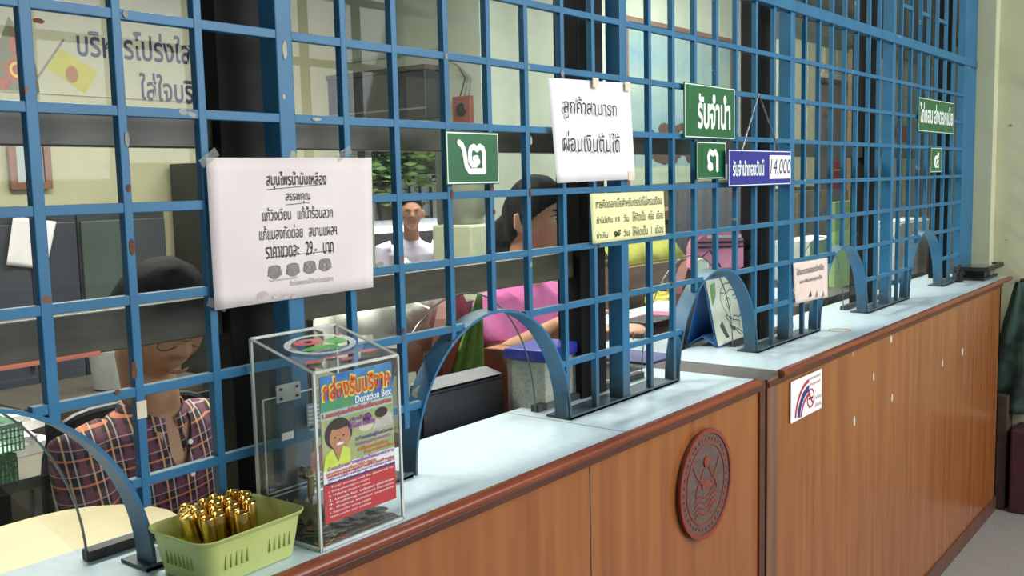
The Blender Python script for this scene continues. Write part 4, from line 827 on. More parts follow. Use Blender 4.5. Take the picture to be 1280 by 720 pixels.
for x in (-1.35, 1.35):
    for s_ in (-1, 1): MB().lathe([(0, -.1), (.2, -.1), (.31, -.09), (.31, .09), (.2, .1), (0, .1)], 24).xform(Matrix.Translation((x, s_ * .76, .31)) @ Matrix.Rotation(math.pi / 2, 4, 'X')).build('wheel', BLK, car, smooth=True)
for s_ in (-1, 1): MB().box(2.08, 2.16, s_ * .6 - .15, s_ * .6 + .15, .6, .72, .02).build('headlamp', mat('lamp_glass', '#cfd6da', rough=0.1), car)
# fence of white rails beyond
fe = empty('white_railing', (9.9, 7.5, -1.28), 'white upright railing across the street', 'railing')
for k in range(26): box('rail_bar', -0.03, 0.03, -3 + k * 0.22, -2.9 + k * 0.22, 0, 1.9, CW, fe)
box('rail_top', -0.03, 0.03, -3, 2.7, 1.85, 1.92, CW, fe)
box('shop_house_front', 0, 0.1, -4.0, 3.5, 0, 4.5, mat('house_dark', '#3e4640', '#525b52', rough=0.8, scale=(1.5, 1.5, 1.5)), loc=(11.0, 7.0, -1.28)); tag(bpy.data.objects['shop_house_front'], 'dark house front across the street', 'building')
# ------------------------------------------------------------------ people
def sstep(a, b, x): t = max(0, min(1, (x - a) / (b - a))); return t * t * (3 - 2 * t)
def G(x, s): return math.exp(-(x / s) ** 2)
def head_pt(d, off=0.0):
    x, y, z = d.x * 0.096, d.y * 0.076, d.z * 0.118
    if z < 0:
        k = (-d.z) ** 1.6; y *= 1 - 0.36 * k; x *= (1 - 0.08 * k) if x > 0 else (1 - 0.45 * k)
    if x > 0: x *= 0.97 - 0.10 * (1 - min(1, abs(y) / 0.05)) * 0.5; x += 0.004 * G(y, 0.05)
    if x > 0.03:
        ay = abs(y)
        x += 0.022 * G(y, 0.0115 + 0.006 * sstep(0.0, -0.03, z)) * (sstep(0.022, -0.018, z) * (1 - sstep(-0.022, -0.034, z)))
        x += 0.007 * G(y, 0.009) * G(z - 0.012, 0.016)
        x += 0.004 * G(z - 0.034, 0.010) * G(ay - 0.028, 0.025)
        x -= 0.010 * G(ay - 0.031, 0.015) * G(z - 0.014, 0.011)
        x += 0.005 * G(ay - 0.045, 0.018) * G(z + 0.022, 0.018)
        x += 0.008 * G(y, 0.024) * G(z + 0.054, 0.0055) + 0.008 * G(y, 0.020) * G(z + 0.067, 0.006) - 0.004 * G(y, 0.026) * G(z + 0.0605, 0.0025)
        x += 0.007 * G(y, 0.020) * G(z + 0.098, 0.014) - 0.003 * G(y, 0.02) * G(z + 0.080, 0.006)
    return Vector((x, y, z)) + d * off
def sphere_dirs(b, fn, nu=72, nv=56):
    top = b.bm.verts.new(fn(Vector((0, 0, 1)))); bot = b.bm.verts.new(fn(Vector((0, 0, -1)))); rings = []
    for j in range(1, nv):
        th = math.pi * j / nv; rings.append([b.bm.verts.new(fn(Vector((math.sin(th) * math.cos(2 * math.pi * i / nu), math.sin(th) * math.sin(2 * math.pi * i / nu), math.cos(th))))) for i in range(nu)])
    for A, B in zip(rings, rings[1:]):
        for i in range(nu): b.bm.faces.new((A[i], B[i], B[(i + 1) % nu], A[(i + 1) % nu]))
    for i in range(nu): b.bm.faces.new((top, rings[0][i], rings[0][(i + 1) % nu])); b.bm.faces.new((bot, rings[-1][(i + 1) % nu], rings[-1][i]))
def loft(b, secs, n=28):
    """sections: (centre, right vec * half width, forward vec * half depth)"""
    rings = []
    for c, rx, ry in secs: rings.append([b.bm.verts.new(Vector(c) + Vector(rx) * math.cos(2 * math.pi * k / n) + Vector(ry) * math.sin(2 * math.pi * k / n)) for k in range(n)])
    for A, B in zip(rings, rings[1:]):
        for k in range(n): b.bm.faces.new((A[k], A[(k + 1) % n], B[(k + 1) % n], B[k]))
    b.bm.faces.new(rings[0][::-1]); b.bm.faces.new(rings[-1])
def remesh(b, name, voxel, m, parent, smooth_it=4):
    bmesh.ops.recalc_face_normals(b.bm, faces=b.bm.faces)
    me = bpy.data.meshes.new('t'); b.bm.to_mesh(me); b.bm.free(); o = bpy.data.objects.new('t', me); COL.objects.link(o)
    md = o.modifiers.new('r', 'REMESH'); md.mode = 'VOXEL'; md.voxel_size = voxel; md.use_smooth_shade = True
    if smooth_it: s = o.modifiers.new('s', 'SMOOTH'); s.factor = 0.5; s.iterations = smooth_it
    dg = bpy.context.evaluated_depsgraph_get(); me2 = bpy.data.meshes.new_from_object(o.evaluated_get(dg)); bpy.data.objects.remove(o)
    for p in me2.polygons: p.use_smooth = True
    me2.materials.clear(); return link(name, me2, m, parent)
SKINM = mat('skin_tan', '#a67a5b', '#b28565', rough=0.55, scale=(30, 30, 30)); SKINW = mat('skin_light', '#bf9074', '#c99b7f', rough=0.5, scale=(30, 30, 30)); SKINS = mat('skin_brown', '#b07a5c', '#ba8466', rough=0.5, scale=(30, 30, 30))
HAIR = mat('black_hair', '#121114', '#1d1b20', rough=0.75, spec=0.15, scale=(90, 90, 6)); LIP = mat('lip', '#8a4f44', rough=0.5); EYEW = mat('eye_white', '#c8c2ba', rough=0.3); IRIS = mat('iris', '#1d1412', rough=0.2)
def person(label, hc, yaw, pitch, roll, seated, skin, shirt, hair_T, long_hair=False, sh=0.185, elbows=None, wrists=None, sleeve='short', feetz=FLOOR, voxel=0.007, lean=0.03, bulk=1.0, trousers=None, eyes_open=True, hs=1.0, nk=0.165, vneck=0.0, wide=1.0):
    f = Vector((math.cos(yaw), math.sin(yaw), 0)); lft = Vector((-f.y, f.x, 0)); up = Vector((0, 0, 1))
    root = empty('person', (hc.x, hc.y, feetz), label, 'person')
    off = -Vector(root.location)
    HM = Matrix.Translation(Vector(hc)) @ Matrix.Rotation(yaw, 4, 'Z') @ Matrix.Rotation(pitch, 4, 'Y') @ Matrix.Rotation(roll, 4, 'X') @ Matrix.Diagonal((hs, hs * wide, hs, 1))
    hm = Matrix.Translation(off) @ HM
    neck = Vector(hc) - f * (0.045) - up * nk + off; C7 = neck - f * 0.01 - up * 0.035
    chest = C7 - up * 0.17 - f * lean * 0.5; waist = C7 - up * 0.36 - f * lean; hip = C7 - up * 0.52 - f * (lean + 0.01)
    SHL = {s: C7 - up * 0.055 + lft * s * sh for s in (1, -1)}
    def dflt_el(s): return SHL[s] + lft * s * 0.045 - up * 0.27 + f * 0.05
    EL = {s: (Vector(elbows[s]) + off) if elbows and s in elbows else dflt_el(s) for s in (1, -1)}
    WR = {s: (Vector(wrists[s]) + off) if wrists and s in wrists else EL[s] + (f * 0.22 - lft * s * 0.05 + up * 0.02 if seated else -up * 0.24 + f * 0.04) for s in (1, -1)}
    b = MB()
    sphere_dirs(b, lambda d: hm @ head_pt(d))
    for s in (1, -1):   # ears
        t = MB(); sphere_dirs(t, lambda d: hm @ Vector((-0.008 + d.x * 0.017 - 0.005 * d.z, s * (0.084 + d.y * 0.011 - 0.014 * d.x), -0.006 + d.z * 0.036)), 16, 12)
        me = bpy.data.meshes.new('e'); t.bm.to_mesh(me); t.bm.free(); b.bm.from_mesh(me); bpy.data.meshes.remove(me)
    b.tube([hm @ Vector((-0.02, 0, -0.03)), hm @ Vector((-0.022, 0, -0.09)), neck, C7 - up * 0.05], [0.055, 0.056, 0.056, 0.060], 20)
    k = bulk
    def trunk(bb, g, zt=0.02):
        loft(bb, [(C7 + up * (zt * 0.5 + g), lft * (0.062 + g), f * (0.056 + g)), (C7 - up * 0.03, lft * (0.13 + g), f * (0.080 + g)), (C7 - up * 0.09, lft * (sh - 0.01 + g) * 1.0, f * (0.095 + g) * k), (chest, lft * (0.165 + g) * k, f * (0.115 + g) * k), (waist, lft * (0.145 + g) * k, f * (0.105 + g) * k), (hip, lft * (0.165 + g) * k, f * (0.115 + g) * k), (hip - up * 0.07, lft * (0.15 + g) * k, f * (0.10 + g) * k)])
    trunk(b, 0.0)
    for s in (1, -1):
        b.tube([SHL[s] - lft * s * 0.04, SHL[s], (SHL[s] + EL[s]) / 2, EL[s]], [0.055, 0.054 * k, 0.043 * k, 0.036], 14)
        d = (WR[s] - EL[s]).normalized(); b.tube([EL[s], EL[s] + (WR[s] - EL[s]) * 0.3, WR[s]], [0.037, 0.038, 0.025], 14)
        # hand: palm, four fingers of unequal length, thumb from the side of the palm
        side = d.cross(up).normalized() * -s if abs(d.z) < 0.9 else f * 1.0
        nrm = d.cross(side).normalized(); nrm = -nrm if nrm.z < 0 else nrm
        loft(b, [(WR[s] - d * 0.01, side * 0.024, nrm * 0.018), (WR[s] + d * 0.04, side * 0.038, nrm * 0.015), (WR[s] + d * 0.085, side * 0.040, nrm * 0.012)], 16)
        for i, (o_, ln) in enumerate(((-0.030, 0.072), (-0.010, 0.080), (0.010, 0.075), (0.030, 0.058))):
            q0_ = WR[s] + d * 0.08 + side * o_; q1_ = q0_ + d * ln * 0.5 - nrm * 0.006; q2_ = q1_ + d * ln * 0.42 - nrm * 0.020
            b.tube([q0_, q1_, q2_], [0.0095, 0.0088, 0.0075], 8)
        b.tube([WR[s] + d * 0.03 - side * 0.028, WR[s] + d * 0.065 - side * 0.058, WR[s] + d * 0.09 - side * 0.062 - nrm * 0.008], [0.013, 0.0105, 0.009], 8)
    if seated:
        KN = {s: hip + f * 0.42 + lft * s * 0.12 - up * 0.02 for s in (1, -1)}; FT = {s: Vector((KN[s].x, KN[s].y, 0.05)) + f * 0.03 for s in (1, -1)}
    else:
        KN = {s: hip * 0.5 + Vector((hip.x, hip.y, 0)) * 0.5 + lft * s * 0.10 + f * 0.02 for s in (1, -1)}
        for s in KN: KN[s].z = hip.z * 0.53
        FT = {s: Vector((KN[s].x, KN[s].y, 0.06)) - f * 0.03 for s in (1, -1)}
    for s in (1, -1):
        b.tube([hip + lft * s * 0.09 - up * 0.02, (hip + lft * s * 0.09 + KN[s]) / 2, KN[s], (KN[s] + FT[s]) / 2, FT[s]], [0.085, 0.075, 0.055, 0.052, 0.036], 16)
        b.tube([FT[s] - f * 0.03 - up * 0.02, FT[s] + f * 0.08 - up * 0.028, FT[s] + f * 0.17 - up * 0.032], [0.038, 0.036, 0.022], 12)
    body = remesh(b, 'body', voxel, skin, root, 3)
    # clothing
    g = 0.014; b = MB(); trunk(b, g, -0.012)
    for s in (1, -1):
        if sleeve == 'short':
            e = SHL[s] + (EL[s] - SHL[s]) * 0.72; b.tube([SHL[s] - lft * s * 0.05, SHL[s], (SHL[s] + e) / 2, e], [0.064, 0.066 * k, 0.061 * k, 0.062 * k], 18)
        else:
            b.tube([SHL[s] - lft * s * 0.05, SHL[s], (SHL[s] + EL[s]) / 2, EL[s], EL[s] + (WR[s] - EL[s]) * 0.55, WR[s]], [0.066, 0.066, 0.056, 0.050, 0.044, 0.034], 18)
    sh_o = remesh(b, 'shirt', max(0.009, voxel * 1.3), shirt, root, 3)
    if vneck:
        bm_ = bmesh.new(); bm_.from_mesh(sh_o.data); kill = []
        for v in bm_.verts:
            r_ = v.co - C7; fw = r_.dot(f); lt_ = abs(r_.dot(lft)); dz_ = r_.z + vneck
            if fw > 0.0 and dz_ > 0 and lt_ < 0.046 * dz_ / vneck: kill.append(v)
        bmesh.ops.delete(bm_, geom=kill, context='VERTS')
        for it in range(6):
            mv = {}
            for v in bm_.verts:
                if v.is_boundary:
                    nb = [e.other_vert(v).co for e in v.link_edges if e.is_boundary]
                    if len(nb) == 2: mv[v] = (nb[0] + nb[1]) * 0.3 + v.co * 0.4
            for v, c_ in mv.items(): v.co = c_
        bm_.to_mesh(sh_o.data); bm_.free()
    # soft folds
    for v in sh_o.data.vertices:
        p = v.co; v.co = p + v.normal * (0.0045 * noise.noise(Vector((p.x * 16, p.y * 16, p.z * 8 + 3))))
    # collar: two flaps
    for s in (1, -1):
        b = MB(); n_ = 9; A = []
        for i in range(n_):
            a = math.pi * (0.06 + 0.94 * i / (n_ - 1)); base = C7 + up * (0.018 - 0.050 * (1 - i / (n_ - 1)) ** 1.5)
            r1, r2 = 0.062, 0.082
            dirv = f * math.cos(a) * 1.0 + lft * s * math.sin(a)
            A.append((b.bm.verts.new(base + dirv * r1 + up * 0.028 + f * 0.012), b.bm.verts.new(base + dirv * r2 + f * 0.012 - up * (0.012 + 0.030 * (1 - i / (n_ - 1)) ** 2))))
        for q_, r_ in zip(A, A[1:]): b.bm.faces.new((q_[0], r_[0], r_[1], q_[1]))
        o = b.build('collar', shirt, root, smooth=2); md = o.modifiers.new('s', 'SOLIDIFY'); md.thickness = 0.003
    b = MB(); loft(b, [(hip + up * 0.03, lft * 0.172 * k, f * 0.122 * k), (hip - up * 0.08, lft * 0.165 * k, f * 0.115 * k)])
    for s in (1, -1): b.tube([hip + lft * s * 0.09 - up * 0.02, (hip + lft * s * 0.09 + KN[s]) / 2, KN[s], (KN[s] + FT[s]) / 2, FT[s] + up * 0.03], [0.096, 0.086, 0.068, 0.066, 0.056], 16)
    remesh(b, 'trousers', 0.016, trousers or mat('dark_trousers', '#23252c', '#2b2d35', rough=0.8), root, 3)
    # hair grows as a cap that dips under the skin outside the hairline
    b = MB(); sphere_dirs(b, lambda d: hm @ (lambda p: p + d * (-0.014 + 0.027 * sstep(-0.010, 0.012, p.z - hair_T(p))) + Vector((0, 0, 0.006 * max(0, d.z))))(Vector((d.x * 0.096, d.y * 0.077 * (1 - 0.25 * max(0, -d.z) ** 1.6), d.z * 0.118))), 48, 40)
    for v in b.bm.verts: v.co += Vector((noise.noise(v.co * 50), noise.noise(v.co * 50 + Vector((9, 0, 0))), noise.noise(v.co * 50 + Vector((0, 9, 0))))) * 0.0025
    hr = b.build('hair', HAIR, root, smooth=2)
    if long_hair:
        b = MB(); st = [hm @ Vector(q_) for q_ in ((-0.055, 0, 0.03), (-0.095, 0, -0.02), (-0.115, 0, -0.10), (-0.110, 0, -0.19), (-0.09, 0, -0.27))]
        loft(b, [(st[i], hm.to_3x3() @ Vector((0, [0.055, 0.068, 0.060, 0.045, 0.015][i], 0)), hm.to_3x3() @ Vector(([0.03, 0.042, 0.035, 0.026, 0.01][i], 0, 0.0))) for i in range(5)], 20); b.build('long_hair', HAIR, root, smooth=2)
    for s in (1, -1):
        b = MB(); sphere_dirs(b, lambda d: hm @ Vector((0.0725 + d.x * 0.0125, s * 0.031 + d.y * 0.0125, 0.013 + d.z * (0.0125 if eyes_open else 0.0125))), 16, 12); ey = b.build('eye', EYEW if eyes_open else skin, root, smooth=2)
        if eyes_open: b = MB(); sphere_dirs(b, lambda d: hm @ Vector((0.0805 + d.x * 0.0052, s * 0.031 + d.y * 0.0055, 0.012 + d.z * 0.0055)), 12, 8); b.build('iris', IRIS, ey, smooth=2)
        b = MB(); b.tube([hm @ Vector((0.083 - 0.006 * abs(i), s * (0.031 + 0.008 * i), 0.0215 - 0.0016 * i * i * 1.0)) for i in (-1.6, -0.8, 0, 0.8, 1.6)], [0.001, 0.0018, 0.002, 0.0018, 0.001], 6); b.build('eyelashes', HAIR, root)
        b = MB(); b.tube([hm @ Vector((0.089 - 0.0022 * (i + 1.4) ** 1.3, s * (0.031 + 0.010 * i), 0.036 + 0.001 * i)) for i in (-1.4, -0.5, 0.4, 1.3, 1.9)], [0.0015, 0.0028, 0.003, 0.0022, 0.001], 6); b.build('eyebrow', HAIR, root)
    b = MB(); b.tube([hm @ Vector((0.1005 - 16 * y * y, y, -0.0600 + 2.2 * y * y)) for y in (-0.024, -0.016, -0.008, 0, 0.008, 0.016, 0.024)], [0.001, 0.0028, 0.0038, 0.0036, 0.0038, 0.0028, 0.001], 8); b.build('lips', LIP, root, smooth=2)
    return root, hm, HM
def plaid(name, base, cols):
    m = bpy.data.materials.new(name); m.use_nodes = True; nt = m.node_tree; L = nt.links.new; p = nt.nodes['Principled BSDF']; p.inputs['Roughness'].default_value = 0.85
    tc = nt.nodes.new('ShaderNodeTexCoord'); sx = nt.nodes.new('ShaderNodeSeparateXYZ'); mp = nt.nodes.new('ShaderNodeMapping'); mp.inputs['Rotation'].default_value = (0.0, 0.12, 0.35); L(tc.outputs['Object'], mp.inputs[0]); L(mp.outputs[0], sx.inputs[0])
    prev = None; rgb = nt.nodes.new('ShaderNodeRGB'); rgb.outputs[0].default_value = base; prev = rgb.outputs[0]
    for axis, period, width, col, fac, ph in cols:
        ma = nt.nodes.new('ShaderNodeMath'); ma.operation = 'ADD'; ma.inputs[1].default_value = 10 + ph; L(sx.outputs[axis], ma.inputs[0])
        mo = nt.nodes.new('ShaderNodeMath'); mo.operation = 'MODULO'; mo.inputs[1].default_value = period; L(ma.outputs[0], mo.inputs[0])
        lt = nt.nodes.new('ShaderNodeMath'); lt.operation = 'LESS_THAN'; lt.inputs[1].default_value = width; L(mo.outputs[0], lt.inputs[0])
        mu = nt.nodes.new('ShaderNodeMath'); mu.operation = 'MULTIPLY'; mu.inputs[1].default_value = fac; L(lt.outputs[0], mu.inputs[0])
        mx = nt.nodes.new('ShaderNodeMix'); mx.data_type = 'RGBA'; L(mu.outputs[0], mx.inputs[0]); L(prev, mx.inputs[6]); mx.inputs[7].default_value = col; prev = mx.outputs[2]
    L(prev, p.inputs['Base Color']); return m
PLAID = plaid('plaid_shirt', H('#26222b'), [(0, 0.044, 0.014, H('#7d4257'), 0.6, 0), (2, 0.044, 0.014, H('#6f4052'), 0.5, 0.01), (0, 0.044, 0.0035, H('#e3b07d'), 0.75, 0.022), (2, 0.044, 0.0035, H('#e08a5c'), 0.7, 0.03), (0, 0.044, 0.0028, H('#d9c9c9'), 0.6, 0.008), (2, 0.044, 0.0022, H('#d9b9b9'), 0.5, 0.012)])
hc = at(199, 401, 2.0)
yw = math.radians(-90)
fv = Vector((math.cos(yw), math.sin(yw), 0)); lv = Vector((-fv.y, fv.x, 0))
man, hmM, HMM = person('man in a red and dark plaid shirt with glasses seated behind the near window', hc, yw, math.radians(27), math.radians(-3), True, SKINM, PLAID, lambda p: 0.005 + 0.72 * p.x + 0.2 * max(0, p.x - 0.05), sh=0.155, bulk=1.0, lean=0.06, voxel=0.0055, vneck=0.115, eyes_open=False, hs=1.0, wide=1.13, nk=0.160,
    elbows={-1: hc - lv * 0.195 - Vector((0, 0, 0.46)) + fv * 0.06, 1: hc + lv * 0.27 - Vector((0, 0, 0.45)) + fv * 0.05}, wrists={-1: hc - lv * 0.16 - Vector((0, 0, 0.455)) + fv * 0.17, 1: hc + lv * 0.10 - Vector((0, 0, 0.46)) + fv * 0.18})
# shirt buttons
for k in range(3): o = MB().lathe([(0, 0), (0.0055, 0), (0.005, 0.002), (0, 0.002)], 12).build('button', PAPERW, man); p_ = (PY(237, 552 + 40 * k, 0).xy, 0); q_ = on(238 + 3 * k, 552 + 40 * k, 1, (hc + fv * (0.125 + 0.0 * k)).y - 0.005); o.location = q_ - man.location; o.rotation_euler = (math.pi / 2, 0, 0)
# spectacles (worn, a thing of its own)
gl = empty('eyeglasses', hc, 'thin-framed eyeglasses worn by the man in the plaid shirt', 'glasses'); inv = Matrix.Translation(-hc)
for s in (1, -1):
    b = MB(); b.tube([inv @ HMM @ Vector((0.099 - 0.010 * (1 - math.cos(a)) * 0.3, s * (0.034 + 0.024 * math.cos(a)), 0.008 + 0.015 * math.sin(a))) for a in [2 * math.pi * k / 24 for k in range(25)]], 0.0011, 6, False); b.build('rim', mat('frame_dark', '#3a2420', rough=0.3), gl)
    b = MB(); b.bm.faces.new([b.bm.verts.new(inv @ HMM @ Vector((0.098, s * (0.034 + 0.023 * math.cos(a)), 0.008 + 0.0145 * math.sin(a)))) for a in [2 * math.pi * k / 20 for k in range(20)]]); b.build('lens', CLEAR, gl)
    MB().tube([inv @ HMM @ Vector(q_) for q_ in ((0.094, s * 0.058, 0.014), (0.03, s * 0.080, 0.016), (-0.01, s * 0.081, 0.012), (-0.03, s * 0.078, -0.004))], 0.0012, 6).build('temple', mat('temple_red', '#a8542f', rough=0.3), gl)
MB().tube([inv @ HMM @ Vector(q_) for q_ in ((0.099, -0.010, 0.012), (0.103, 0, 0.015), (0.099, 0.010, 0.012))], 0.0011, 6).build('bridge', mat('frame_dark', '#3a2420', rough=0.3), gl)
PINK = mat('pink_shirt', '#d765a9', '#e07ab6', rough=0.8, scale=(12, 12, 12)); PINK2 = mat('pink_shirt_pale', '#cf7f9d', '#d98ca8', rough=0.8, scale=(12, 12, 12))
wc = at(670, 275, 2.95); yw = math.radians(-82); fv = Vector((math.cos(yw), math.sin(yw), 0)); lv = Vector((-fv.y, fv.x, 0))
woman, _, _ = person('woman in a bright pink short-sleeved shirt seated behind the second arch', wc, yw, 0.08, 0.0, True, SKINW, PINK, lambda p: -0.020 + 0.95 * p.x, True, sh=0.175, bulk=1.0, lean=0.02,
    elbows={-1: at(620, 452, 2.80), 1: at(700, 430, 2.95)}, wrists={-1: at(705, 405, 2.55), 1: at(760, 415, 2.75)})
gA, gB = at(861, 338, 3.0), at(927, 332, 3.0); gw = (gB - gA).length / 2; gh = 0.115
gp = empty('pink_garment', ((gA.x + gB.x) / 2, (gA.y + gB.y) / 2, gA.z), 'dull pink folded garment with dark piping behind the third arch', 'garment', rot=(0, 0, math.atan2(gB.y - gA.y, gB.x - gA.x)))
b = MB(); q_ = [(-gw, 0), (-gw, gh * .55)] + [(-gw + .05 - .05 * math.cos(a), gh * .55 + gh * .45 * math.sin(a)) for a in [math.pi / 2 * k / 6 for k in range(1, 7)]] + [(gw - .02, gh * 1.04), (gw, gh * .9), (gw, 0)]
b.prism(q_, -0.03, 0.04); bmesh.ops.bevel(b.bm, geom=b.bm.edges[:], offset=0.008, segments=3, affect='EDGES'); b.build('cloth', PINK2, gp, smooth=True)
for z in (0.72, 0.60): box('piping', -gw + .02, gw, -0.033, -0.029, gh * z, gh * (z + .05), INK, gp)
box('white_band', -gw + .05, gw - .01, -0.0335, -0.029, gh * .86, gh * .93, PAPERW, gp)
s_ = at(514, 267, 7.0); yw = math.atan2(CAM.y - s_.y, CAM.x - s_.x)
person('man in a pale lilac shirt standing in the street opening', s_, yw + 0.1, 0.05, 0, False, SKINS, mat('lilac_shirt', '#d3c3d6', '#e0d2e0', rough=0.8), lambda p: 0.035 + 0.75 * p.x, sh=0.2, feetz=-1.28, sleeve='long', voxel=0.007)
# ------------------------------------------------------------------ things on and behind the far side of the counter
def round_chair(pos, rz, label, group=None):
    c = empty('wooden_chair', pos, label, 'chair', group, rot=(0, 0, rz))
    b = MB(); pts = [(0.235 * math.cos(a), 0.30 + 0.0, 0) for a in (0,)]
    poly = [(-0.23, 0.48), (-0.24, 0.72)] + [(-0.24 * math.cos(a), 0.76 + 0.17 * math.sin(a)) for a in [math.pi * k / 12 for k in range(13)]] + [(0.24, 0.72), (0.23, 0.48)]
    b.prism(poly, -0.015, 0.015); b.build('backrest', WD2, c)
    box('seat', -0.23, 0.23, -0.44, 0.0, 0.42, 0.46, WD2, c, 0.01)
    for x in (-0.2, 0.2):
        for y in (-0.41, -0.03): box('leg', x - 0.02, x + 0.02, y - 0.02, y + 0.02, 0, 0.42, WD2, c)
    return c
p_ = at(566, 425, 2.75); c = round_chair((p_.x, p_.y, 0), 0.55 + math.pi, 'reddish round-backed wooden chair left of the woman in pink'); c.location.z = on(566, 366, 0, p_.x).z - 0.93
leg_d = c.location.z - FLOOR
for ch in c.children:
    if ch.name.startswith('leg'): ch.scale.z = (0.42 + leg_d) / 0.42; ch.location.z = -leg_d
chz = c.location.z; c.location.z = FLOOR
for ch in c.children:
    if ch.name.startswith('leg'): ch.location.z = 0
    else: ch.location.z = leg_d
# green towel draped
q_ = at(583, 425, 2.62); b = MB(); n_ = 8; rows = []
A0, A1, B0, B1 = at(597, 366, 2.55), at(603, 368, 2.55), at(557, 482, 2.55), at(604, 482, 2.55)
for j in range(n_ + 1):
    t = j / n_; rows.append([b.bm.verts.new((A0.lerp(B0, t)).lerp(A1.lerp(B1, t), i / 8) + Vector((0.0, -0.012 * math.sin(i * 1.9) * t, 0)) - A0) for i in range(9)])
for j in range(n_):
    for i in range(8): b.bm.faces.new((rows[j][i], rows[j + 1][i], rows[j + 1][i + 1], rows[j][i + 1]))
o = b.build('green_towel', mat('towel_green', '#52702f', '#5f8038', rough=0.95, scale=(60, 60, 60), bump=0.4), None, smooth=2); o.location = A0; o.modifiers.new('s', 'SOLIDIFY').thickness = 0.006; tag(o, 'olive green towel hanging beside the sleeve of the woman in pink', 'towel')
# long office desk behind the partition (carries the things)
dz = -0.13
od = empty('office_desk', (1.05, 0.42, FLOOR), 'brown wooden office desk behind the middle counter opening', 'desk'); box('desktop', -0.24, 0.50, -0.15, 0.22, dz - FLOOR - 0.025, dz - FLOOR, BROWN, od)
for x in (-0.2, 0.46): box('side_panel', x - 0.015, x + 0.015, -0.14, 0.2, 0, dz - FLOOR - 0.025, BROWN, od)
# monitor seen from behind
TLc, TRc = at(528, 497, 2.03), at(630, 463, 2.22)
mo = empty('computer_monitor', ((TLc.x + TRc.x) / 2, (TLc.y + TRc.y) / 2, -0.40), 'black computer monitor seen from behind just inside the second arch', 'monitor', rot=(0, 0, math.atan2(TRc.y - TLc.y, TRc.x - TLc.x))); ml = (TRc - TLc).length / 2; mz = (TLc.z + TRc.z) / 2 + 0.40
b = MB(); A = [b.bm.verts.new(v_) for v_ in ((-ml - .01, 0.0, 0.12), (ml + .01, 0, 0.12), (ml, 0.0, mz - 0.005), (-ml, 0.0, mz - 0.005))]
B = [b.bm.verts.new(v_) for v_ in ((-ml - .01, 0.07, 0.12), (ml + .01, 0.07, 0.12), (ml - .01, 0.05, mz + 0.012), (-ml + .01, 0.05, mz + 0.012))]
b.bm.faces.new(A); b.bm.faces.new(B[::-1])
for k in range(4): b.bm.faces.new((A[k], B[k], B[(k + 1) % 4], A[(k + 1) % 4]))
bmesh.ops.bevel(b.bm, geom=b.bm.edges[:], offset=0.004, segments=2, affect='EDGES'); b.build('casing', mat('monitor_black', '#17191d', '#1f2126', rough=0.5, scale=(60, 60, 60)), mo, smooth=True)
b = MB(); b.bm.faces.new([b.bm.verts.new(v_) for v_ in ((-ml + .003, 0.003, mz - .001), (ml - .003, 0.003, mz - .001), (ml - .012, 0.047, mz + .0125), (-ml + .012, 0.047, mz + .0125))]); b.build('top_vent', GRT, mo, loc=(0, -0.001, 0.003))
box('stand', -0.05, 0.05, 0.01, 0.04, 0.0, 0.14, BLK, mo); box('foot', -0.12, 0.12, -0.06, 0.11, 0, 0.012, BLK, mo)
md_ = empty('monitor_table', (mo.location.x, mo.location.y, FLOOR), 'low dark table under the black computer monitor', 'table'); box('table_top', -0.28, 0.28, -0.1, 0.2, -0.43 - FLOOR, -0.402 - FLOOR, BLK, md_)
for x in (-0.25, 0.25): box('leg', x - .02, x + .02, 0.0, 0.1, 0, -0.43 - FLOOR, BLK, md_)
# white plastic bag and papers (behind the donation box window)
def rumple(name, c, sx, sy, sz, m, label, cat, seed):
    b = MB(); sphere_dirs(b, lambda d: Vector((d.x * sx, d.y * sy, max(d.z, -0.55) * sz)) * (1 + 0.30 * noise.noise(d * 2.2 + Vector((seed, 0, 0))) + 0.12 * noise.noise(d * 6 + Vector((0, seed, 0)))), 32, 24)
    o = b.build(name, m, None, smooth=True); o.location = c; return tag(o, label, cat)
BAGW = mat('bag_white', '#c3c3b8', '#d6d6cc', rough=0.5, scale=(12, 12, 12), bump=0.3)
rumple('plastic_bag', at(470, 425, 2.75), 0.16, 0.15, 0.15, BAGW, 'crumpled white plastic bag behind the donation box', 'bag', 3.0)
rumple('plastic_bag', at(505, 400, 2.95), 0.10, 0.10, 0.16, BAGW, 'upright white paper-like bag right of the crumpled bag', 'bag', 8.0)
p_ = at(470, 360, 3.0); o = empty('document_box', (p_.x, p_.y, p_.z - 0.06), 'cream patterned box with a red tag above the white bags', 'box'); box('carton', -0.12, 0.12, -0.07, 0.07, 0, 0.10, mat('carton_cream', '#c9bda6', '#b7a88f', rough=0.8, scale=(20, 20, 20)), o); box('red_tag', 0.010, 0.024, -0.074, -0.070, 0.018, 0.06, RED, o)
sh_ = empty('paper_shelf', (p_.x + 0.05, p_.y, FLOOR), 'dark grey shelf stand holding bags and the cream box', 'shelf'); 
for zz in (p_.z - 0.061, at(470, 425, 2.75).z - 0.085): box('shelf_board', -0.24, 0.26, -0.14, 0.14, zz - 0.02 - FLOOR, zz - 0.001 - FLOOR, mat('shelf_grey', '#55534d', '#605e57', rough=0.5), sh_)
for x in (-0.23, 0.25): box('upright', x - .012, x + .012, -0.12, -0.10, 0, p_.z - 0.08 - FLOOR, GREY, sh_); box('upright', x - .012, x + .012, 0.10, 0.12, 0, p_.z - 0.08 - FLOOR, GREY, sh_)
